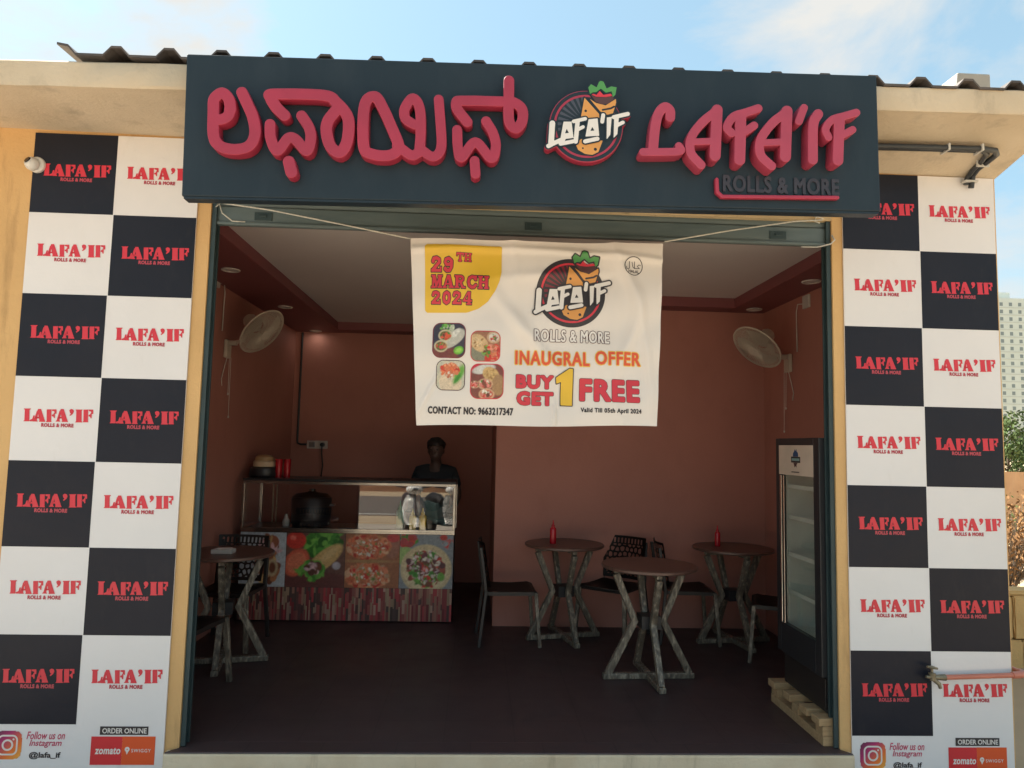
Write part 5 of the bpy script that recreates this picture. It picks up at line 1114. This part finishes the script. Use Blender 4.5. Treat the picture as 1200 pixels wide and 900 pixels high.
obj('grille', B(x0 - .012, x0 - .0005, y0 + .03, y1 - .03, .17, .345), M_plastblk, fr_, bevel=.004)
gj = thing('green_jug', 'dark green jug on the bottom shelf of the drinks fridge', 'jug', (2.25, .28, .7455))
gj.location = (2.2, .24, .5125)
obj('jug_body', lathe(BM(), [(.001, 0), (.065, 0), (.07, .02), (.07, .16), (.035, .2), (.03, .215), (.001, .215)], n=24), M_greenb, gj, world=False, smooth='auto'); obj('cap', lathe(BM(), [(.001, .216), (.032, .216), (.032, .235), (.001, .235)], n=18), M_greenb, gj, world=False, smooth='auto')
bm = BM(); rc_ = np.random.default_rng(8)
cp = [(2.13 + .02 * math.sin(k * 2.1), .062 - .012 * math.cos(k * 1.7), .34 - .012 * k + .05 * math.sin(k * 1.4)) for k in range(14)]
tube(bm, cp, .007, 6)
tag(obj('coiled_cable', bm, M_conduit, smooth=True), 'black coiled power cable hanging on the side of the drinks fridge', 'cable')

# ------------------------------------------------------------ person behind the counter
def skin_body(name, verts, edges, rad, m, parent):
    me = bpy.data.meshes.new(name); me.from_pydata(verts, edges, []); o = bpy.data.objects.new(name, me); col.objects.link(o)
    md = o.modifiers.new('skin', 'SKIN'); sub = o.modifiers.new('sub', 'SUBSURF'); sub.levels = 2; sub.render_levels = 2
    for i, r_ in enumerate(rad): me.skin_vertices[0].data[i].radius = (r_, r_) if not isinstance(r_, tuple) else r_
    me.skin_vertices[0].data[0].use_root = True
    bpy.context.view_layer.update()
    nm = bpy.data.meshes.new_from_object(o.evaluated_get(bpy.context.evaluated_depsgraph_get())); bpy.data.objects.remove(o)
    return obj(name, nm, m, parent, world=False, smooth=True)
def build_person(loc, rz):
    t = thing('person', 'person in a dark shirt standing behind the counter looking towards the street', 'person', loc, rz)
    H = 1.70
    v = [(0, 0, .92), (0, .0, 1.10), (0, .01, 1.28), (0, .0, 1.40), (0, -.005, 1.455), (0, -.03, 1.50), (0, -.035, 1.57), (0, -.02, 1.63)]
    e = [(0, 1), (1, 2), (2, 3), (3, 4), (4, 5), (5, 6), (6, 7)]
    r_ = [(.15, .11), (.14, .105), (.155, .11), (.08, .07), (.056, .058), (.062, .07), (.062, .07), (.05, .06)]
    for s in (-1, 1):
        b = len(v); v += [(s * .185, .0, 1.35), (s * .245, .02, 1.10), (s * .22, -.16, .98), (s * .20, -.24, .97)]; e += [(2, b), (b, b + 1), (b + 1, b + 2), (b + 2, b + 3)]; r_ += [.062, .044, .032, .036]
        for k, (dx, l) in enumerate(((-.03, .07), (-.01, .085), (.01, .08), (.03, .06))):
            v += [(s * (.20 + dx), -.28, .965), (s * (.20 + dx * 1.3), -.26 - l, .95)]; q = len(v); e += [(b + 3, q - 2), (q - 2, q - 1)]; r_ += [.011, .009]
        v += [(s * .155, -.265, .96)]; e += [(b + 3, len(v) - 1)]; r_ += [.011]
        b = len(v); v += [(s * .10, 0, .84), (s * .11, -.01, .48), (s * .11, .02, .09), (s * .12, -.13, .035)]; e += [(0, b), (b, b + 1), (b + 1, b + 2), (b + 2, b + 3)]; r_ += [.092, .062, .042, .036]
    def ell(bm, c, rr, n=14):
        bmesh.ops.create_uvsphere(bm, u_segments=n, v_segments=n // 2 + 2, radius=1, matrix=Matrix.Translation(c) @ Matrix.Diagonal((*rr, 1)))
    body = skin_body('body', v, e, r_, M_skin, t)
    bm = BM(); bm.from_mesh(body.data)
    ell(bm, (0, -.030, 1.585), (.080, .100, .108), 24); ell(bm, (0, -.060, 1.525), (.060, .068, .055), 20)
    ell(bm, (0, -.132, 1.560), (.013, .018, .022)); ell(bm, (-.082, -.015, 1.57), (.010, .02, .03)); ell(bm, (.082, -.015, 1.57), (.010, .02, .03))
    bm.to_mesh(body.data); bm.free()
    md = body.modifiers.new('remesh', 'REMESH'); md.mode = 'VOXEL'; md.voxel_size = .0085; md.use_smooth_shade = True
    md = body.modifiers.new('smooth', 'SMOOTH'); md.factor = .5; md.iterations = 2
    for s in (-1, 1):
        bm = BM(); ell(bm, (s * .031, -.121, 1.585), (.013, .008, .007)); obj('eye', bm, mat('eye_dark', (.05, .04, .035), rough=.25), body, world=False, smooth=True)
    bm = BM(); ell(bm, (0, -.124, 1.518), (.024, .008, .006)); obj('mouth', bm, I_brown, body, world=False, smooth=True)
    bm = BM(); ell(bm, (0, -.012, 1.627), (.096, .118, .088), 22)
    for vv in bm.verts:
        if vv.co.y < -.03 and vv.co.z < 1.63: vv.co.z = 1.63 + (vv.co.z - 1.63) * .1
        vv.co += Vector((rng.normal(0, .004), rng.normal(0, .004), rng.normal(0, .004)))
    obj('hair', bm, M_hair, t, world=False, smooth=True)
    # shirt and trousers over the body
    sv = [(0, 0, .88), (0, 0, 1.10), (0, .01, 1.28), (0, .0, 1.455)]; se = [(0, 1), (1, 2), (2, 3)]; sr = [(.175, .13), (.165, .125), (.172, .13), (.088, .085)]
    for s in (-1, 1): b = len(sv); sv += [(s * .185, .0, 1.35), (s * .228, .01, 1.18)]; se += [(2, b), (b, b + 1)]; sr += [.07, .062]
    skin_body('shirt', sv, se, sr, M_shirt, t)
    tv = [(0, 0, .90)]; te = []; tr_ = [(.165, .125)]
    for s in (-1, 1): b = len(tv); tv += [(s * .10, 0, .80), (s * .11, -.01, .48), (s * .11, .02, .10)]; te += [(0, b), (b, b + 1), (b + 1, b + 2)]; tr_ += [.105, .078, .062]
    skin_body('trousers', tv, te, tr_, M_trouser, t)
build_person((-.44, 3.55, .0), R(-8))

# ------------------------------------------------------------ scooters parked outside (seen mirrored in the counter glass)
def make_scooter():
    t = thing('parked_scooter', 'x', 'scooter')
    Mw = mat('scooter_white', (.72, .70, .66), rough=.25); Mg = mat('scooter_dark', (.03, .05, .045), rough=.3)
    def ell(c, rr, n=20, m_=None):
        bm = BM(); bmesh.ops.create_uvsphere(bm, u_segments=n, v_segments=n // 2, radius=1, matrix=Matrix.Translation(c) @ Matrix.Diagonal((*rr, 1))); return bm
    for y in (.62, -.62):        # front wheel at +Y: the scooter faces the shop
        w = obj('wheel', tube(BM(), [(.0, y + .17 * math.cos(2 * math.pi * k / 28), .22 + .17 * math.sin(2 * math.pi * k / 28)) for k in range(29)], .048, 10), mat('rubber', (.02, .02, .02), rough=.8), t, world=False, smooth=True)
        obj('rim', lathe(BM(), [(.001, -.04), (.125, -.03), (.13, 0), (.125, .03), (.001, .04)], n=24, M=Matrix.Translation((0, y, .22)) @ Matrix.Rotation(R(90), 4, 'Y')), M_dsteel, w, world=False, smooth='auto')
    bm = BM(); rows = []
    for i in range(9):
        a = R(20 + i * 15); rows.append([bm.verts.new((g * .085 * (1 - .25 * abs(math.cos(a))), .62 + (.225 - .05 * g * g) * math.cos(a), .23 + (.235 - .05 * g * g) * math.sin(a))) for g in np.linspace(-1, 1, 7)])
    for A_, B_ in zip(rows, rows[1:]):
        for g in range(6): bm.faces.new((A_[g], A_[g + 1], B_[g + 1], B_[g]))
    bmesh.ops.solidify(bm, geom=bm.faces[:], thickness=.008); obj('mudguard', bm, Mw, t, world=False, smooth=True)
    bm = BM(); rows = []
    for z, w_, y in ((.30, .14, .42), (.42, .2, .44), (.58, .23, .42), (.74, .2, .38), (.86, .12, .34)):
        rows.append([bm.verts.new((w_ * g, y - .10 * g * g, z)) for g in np.linspace(-1, 1, 9)])
    for A_, B_ in zip(rows, rows[1:]):
        for g in range(8): bm.faces.new((A_[g], A_[g + 1], B_[g + 1], B_[g]))
    bmesh.ops.solidify(bm, geom=bm.faces[:], thickness=.03); obj('front_apron', bm, Mw, t, world=False, smooth=True)
    obj('steering_column', tube(BM(), [(0, .60, .24), (0, .40, .62), (0, .30, .92)], [.03, .035, .03], 12), M_dsteel, t, world=False, smooth='auto')
    hc = obj('headlamp_cowl', ell((0, .33, .97), (.17, .11, .095)), Mw, t, world=False, smooth=True)
    obj('headlight', ell((0, .42, .96), (.075, .03, .05)), M_steel, hc, world=False, smooth=True)
    obj('handlebar', tube(BM(), [(-.34, .20, 1.02), (-.18, .28, 1.0), (.18, .28, 1.0), (.34, .20, 1.02)], .016, 10), M_blackm, t, world=False, smooth='auto')
    for s in (-1, 1):
        mi = obj('mirror', ell((s * .29, .26, 1.20), (.06, .02, .042)), M_blackm, t, world=False, smooth=True); obj('mirror_stem', tube(BM(), [(s * .2, .27, 1.0), (s * .27, .27, 1.18)], .006, 6), M_blackm, mi, world=False)
    bm = BM(); rows = []
    for y, w_, z0_, z1_ in ((.28, .13, .26, .32), (-.08, .15, .26, .34), (-.18, .17, .30, .66), (-.5, .19, .34, .70), (-.85, .12, .48, .66)):
        rows.append([bm.verts.new(p) for p in ((-w_, y, z0_), (w_, y, z0_), (w_ * 1.05, y, (z0_ + z1_) / 2), (w_ * .8, y, z1_), (-w_ * .8, y, z1_), (-w_ * 1.05, y, (z0_ + z1_) / 2))])
    for A_, B_ in zip(rows, rows[1:]):
        for g in range(6): bm.faces.new((A_[g], A_[(g + 1) % 6], B_[(g + 1) % 6], B_[g]))
    bm.faces.new(rows[0]); bm.faces.new(rows[-1][::-1]); bmesh.ops.recalc_face_normals(bm, faces=bm.faces)
    obj('body_shell', bm, Mg, t, world=False, smooth='auto', bevel=.02)
    obj('seat', tube(BM(), [(0, -.12, .70), (0, -.3, .735), (0, -.55, .745), (0, -.78, .72)], [.07, .11, .12, .07], 14), M_plastblk, t, world=False, smooth='auto')
    return t
sc = make_scooter(); sc['group'] = 'scooters parked on the street before the shop'
sc['label'] = 'white fronted scooter mirrored left in the counter glass'; sc.location = (-1.28, -4.75, -.212); sc.rotation_euler = (0, 0, R(-14))
dup(sc, (-.62, -4.85, -.212), R(-30), 'white fronted scooter mirrored at the right end of the counter glass', 'scooters parked on the street before the shop')

# ------------------------------------------------------------ beyond the right side of the shop
def crown(n, centers, size, r_):
    bm = BM()
    for _ in range(n):
        c, rr = centers[r_.integers(len(centers))]; d = r_.normal(0, 1, 3); d /= np.linalg.norm(d); q = r_.uniform(.35, 1) ** .5
        p = Vector(c) + Vector(d) * rr * q; s = size * r_.uniform(.6, 1.5)
        u = Vector(r_.normal(0, 1, 3)).normalized(); w_ = u.orthogonal().normalized(); ww = u.cross(w_)
        k = [bm.verts.new(p + w_ * a * s + ww * b * s * .5) for a, b in ((-1, 0), (0, -.8), (1, 0), (0, .8))]; bm.faces.new(k)
    return bm
def tree(name, label, x, y, z, h, cr, n, size, m, seed, group=None):
    r_ = np.random.default_rng(seed); t = thing(name, label, 'tree', (x, y, z), 0, group)
    tr_ = BM(); tube(tr_, [(0, 0, -.1), (.05 * h * .3, .02, h * .25), (.0, .06, h * .5), (.06, 0, h * .8)], [h * .03, h * .022, h * .015, h * .006], 9)
    cs_ = []
    for k in range(11):
        a = k * 2.4; l = cr * r_.uniform(.45, .95); zz = h * r_.uniform(.14, .85); e_ = (l * math.cos(a), l * math.sin(a), zz + cr * .2)
        tube(tr_, [(0, .03, zz - h * .14), (e_[0] * .5, e_[1] * .5, zz), e_], [h * .010, h * .006, h * .003], 6); cs_.append((e_, cr * r_.uniform(.28, .5)))
    cs_.append(((0, 0, h * .9), cr * .45))
    obj('trunk', tr_, M_bark, t, world=False, smooth=True); obj('crown', crown(n, cs_, size, r_), m, t, world=False)
    return t
gtr = 'green trees far beyond the brown fence'
tree('leafy_tree', 'olive green tree in front of the pale tower beyond the right poster edge', 33.9, 40, -.2, 3.9, 1.7, 2600, .13, M_leaf3, 21, gtr)
tree('leafy_tree', 'darker tree partly cut by the right edge of the photo beyond the fence', 36.3, 42, -.2, 4.6, 2.0, 2600, .14, M_leaf1, 22, gtr)
tree('leafy_tree', 'tree mostly hidden behind the right end of the shop', 30.5, 41, -.2, 4.2, 1.8, 1600, .14, M_leaf3, 23, gtr)
fe = thing('sheet_fence', 'brown corrugated sheet fence behind the dry bushes on the right', 'fence', (16, 12, -.2))
bm = BM(); pr = []; x = 6.0
while x < 30: pr += [(x, 0), (x + .07, .014), (x + .16, .014), (x + .23, 0)]; x += .32
a = [bm.verts.new((px, 12 + py, -.3)) for px, py in pr]; b = [bm.verts.new((px, 12 + py, 1.29 + (.01 if int(px) % 2 else 0))) for px, py in pr]
for i in range(len(pr) - 1): bm.faces.new((a[i], a[i + 1], b[i + 1], b[i]))
bm.normal_update(); bmesh.ops.solidify(bm, geom=bm.faces[:], thickness=.004); obj('corrugated_panel', bm, M_fence, fe)
for x in np.arange(6.5, 30, 3.0): obj('fence_post', tube(BM(), [(x, 12.1, -.3), (x, 12.1, 1.22)], .03, 8), M_dsteel, fe)
def bush(label, x, y, h, w_, n, m, seed):
    r_ = np.random.default_rng(seed); t = thing('dry_bush', label, 'bush', (x, y, heightf(x, y) if y < 12 else -.2), 0, 'dry bushes beside the shop'); st = BM(); cs_ = []
    for k in range(46):
        a = r_.uniform(0, 6.28); l = w_ * r_.uniform(.3, 1); e_ = (l * math.cos(a), l * math.sin(a), h * r_.uniform(.45, 1)); tube(st, [(0, 0, -.05), (e_[0] * .4, e_[1] * .4, e_[2] * .55), e_], [.011, .007, .003], 5); cs_.append((e_, w_ * .26)); cs_.append(((e_[0] * .55, e_[1] * .55, e_[2] * .6), w_ * .3))
    obj('stems', st, M_bark, t, world=False); obj('foliage', crown(int(n * .5), cs_, .030, r_), m, t, world=False)
bush('tawny dry bush directly right of the lower right poster', 6.95, 5.1, 1.15, .75, 3000, M_leaf2, 31)
bush('taller olive and tan bush at the photo\'s right edge', 7.9, 6.2, 1.25, .8, 2600, M_leaf2, 32)
bush('low dry bush half hidden behind the shop\'s right corner', 6.0, 4.7, .75, .6, 1800, M_leaf2, 33)
bush('olive bush in front of the brown fence', 8.6, 7.6, 1.0, .8, 2200, M_leaf1, 34)
# rubble wall: rough courses of big stones
sw = thing('boundary_wall', 'low yellow tan block boundary wall beside the right corner of the shop', 'wall', (5.4, 2.4, -.22))
bm = BM(); r_ = np.random.default_rng(41)
def stone(x0, x1, y0, y1, z0, z1):
    b0 = len(bm.verts); bmesh.ops.create_cube(bm, size=1, matrix=Matrix.Translation(((x0 + x1) / 2, (y0 + y1) / 2, (z0 + z1) / 2)) @ Matrix.Diagonal((x1 - x0, y1 - y0, z1 - z0, 1)))
z = -.3
for row, hh in enumerate((.40, .36, .04)):
    x = 3.6 + row * .07
    while x < 9.5:
        w_ = r_.uniform(.7, 1.1); stone(x, x + w_ - .004, 1.95 + row * .01 + r_.uniform(-.006, .006), 2.2, z, z + hh - .004 + r_.uniform(-.006, .004)); x += w_
    z += hh
bmesh.ops.bevel(bm, geom=bm.edges[:], offset=.012, segments=2, affect='EDGES')
bmesh.ops.subdivide_edges(bm, edges=[e for e in bm.edges if e.calc_length() > .12], cuts=2, use_grid_fill=True)
for v in bm.verts: v.co += Vector(r_.normal(0, .0035, 3))
obj('stonework', bm, M_stone, sw, smooth=False)
# apartment towers
def tower(label, x0, x1, y, d, ztop, cols, floors, fh):
    t = thing('apartment_tower', label, 'apartment block', ((x0 + x1) / 2, y, -.2), 0, 'pale apartment towers in the distance')
    bm = BM(); box(bm, x0, x1, y, y + d, -.3, ztop); box(bm, x0 + 4, x0 + 12, y + 3, y + 12, ztop + .001, ztop + 3); obj('wall', bm, M_tower, t)
    bm = BM()
    for f in range(floors): box(bm, x0 - .12, x1 + .1, y - .12, y - .002, ztop - 1.0 - (f + 1) * fh, ztop - 1.0 - (f + 1) * fh + .22)
    obj('floor_band', bm, M_towerd, t)
    for f in range(floors):
        for c in range(cols):
            w_ = (x1 - x0) / cols; a = x0 + c * w_ + w_ * .36; z = ztop - 1.0 - (f + 1) * fh + .75
            wn_ = obj('window', B(a, a + w_ * .34, y - .05, y - .004, z, z + fh * .48), M_win, t)
tower('pale grey apartment tower far behind the trees at the right edge', 204.6, 224, 270, 30, 65.6, 5, 18, 3.02)
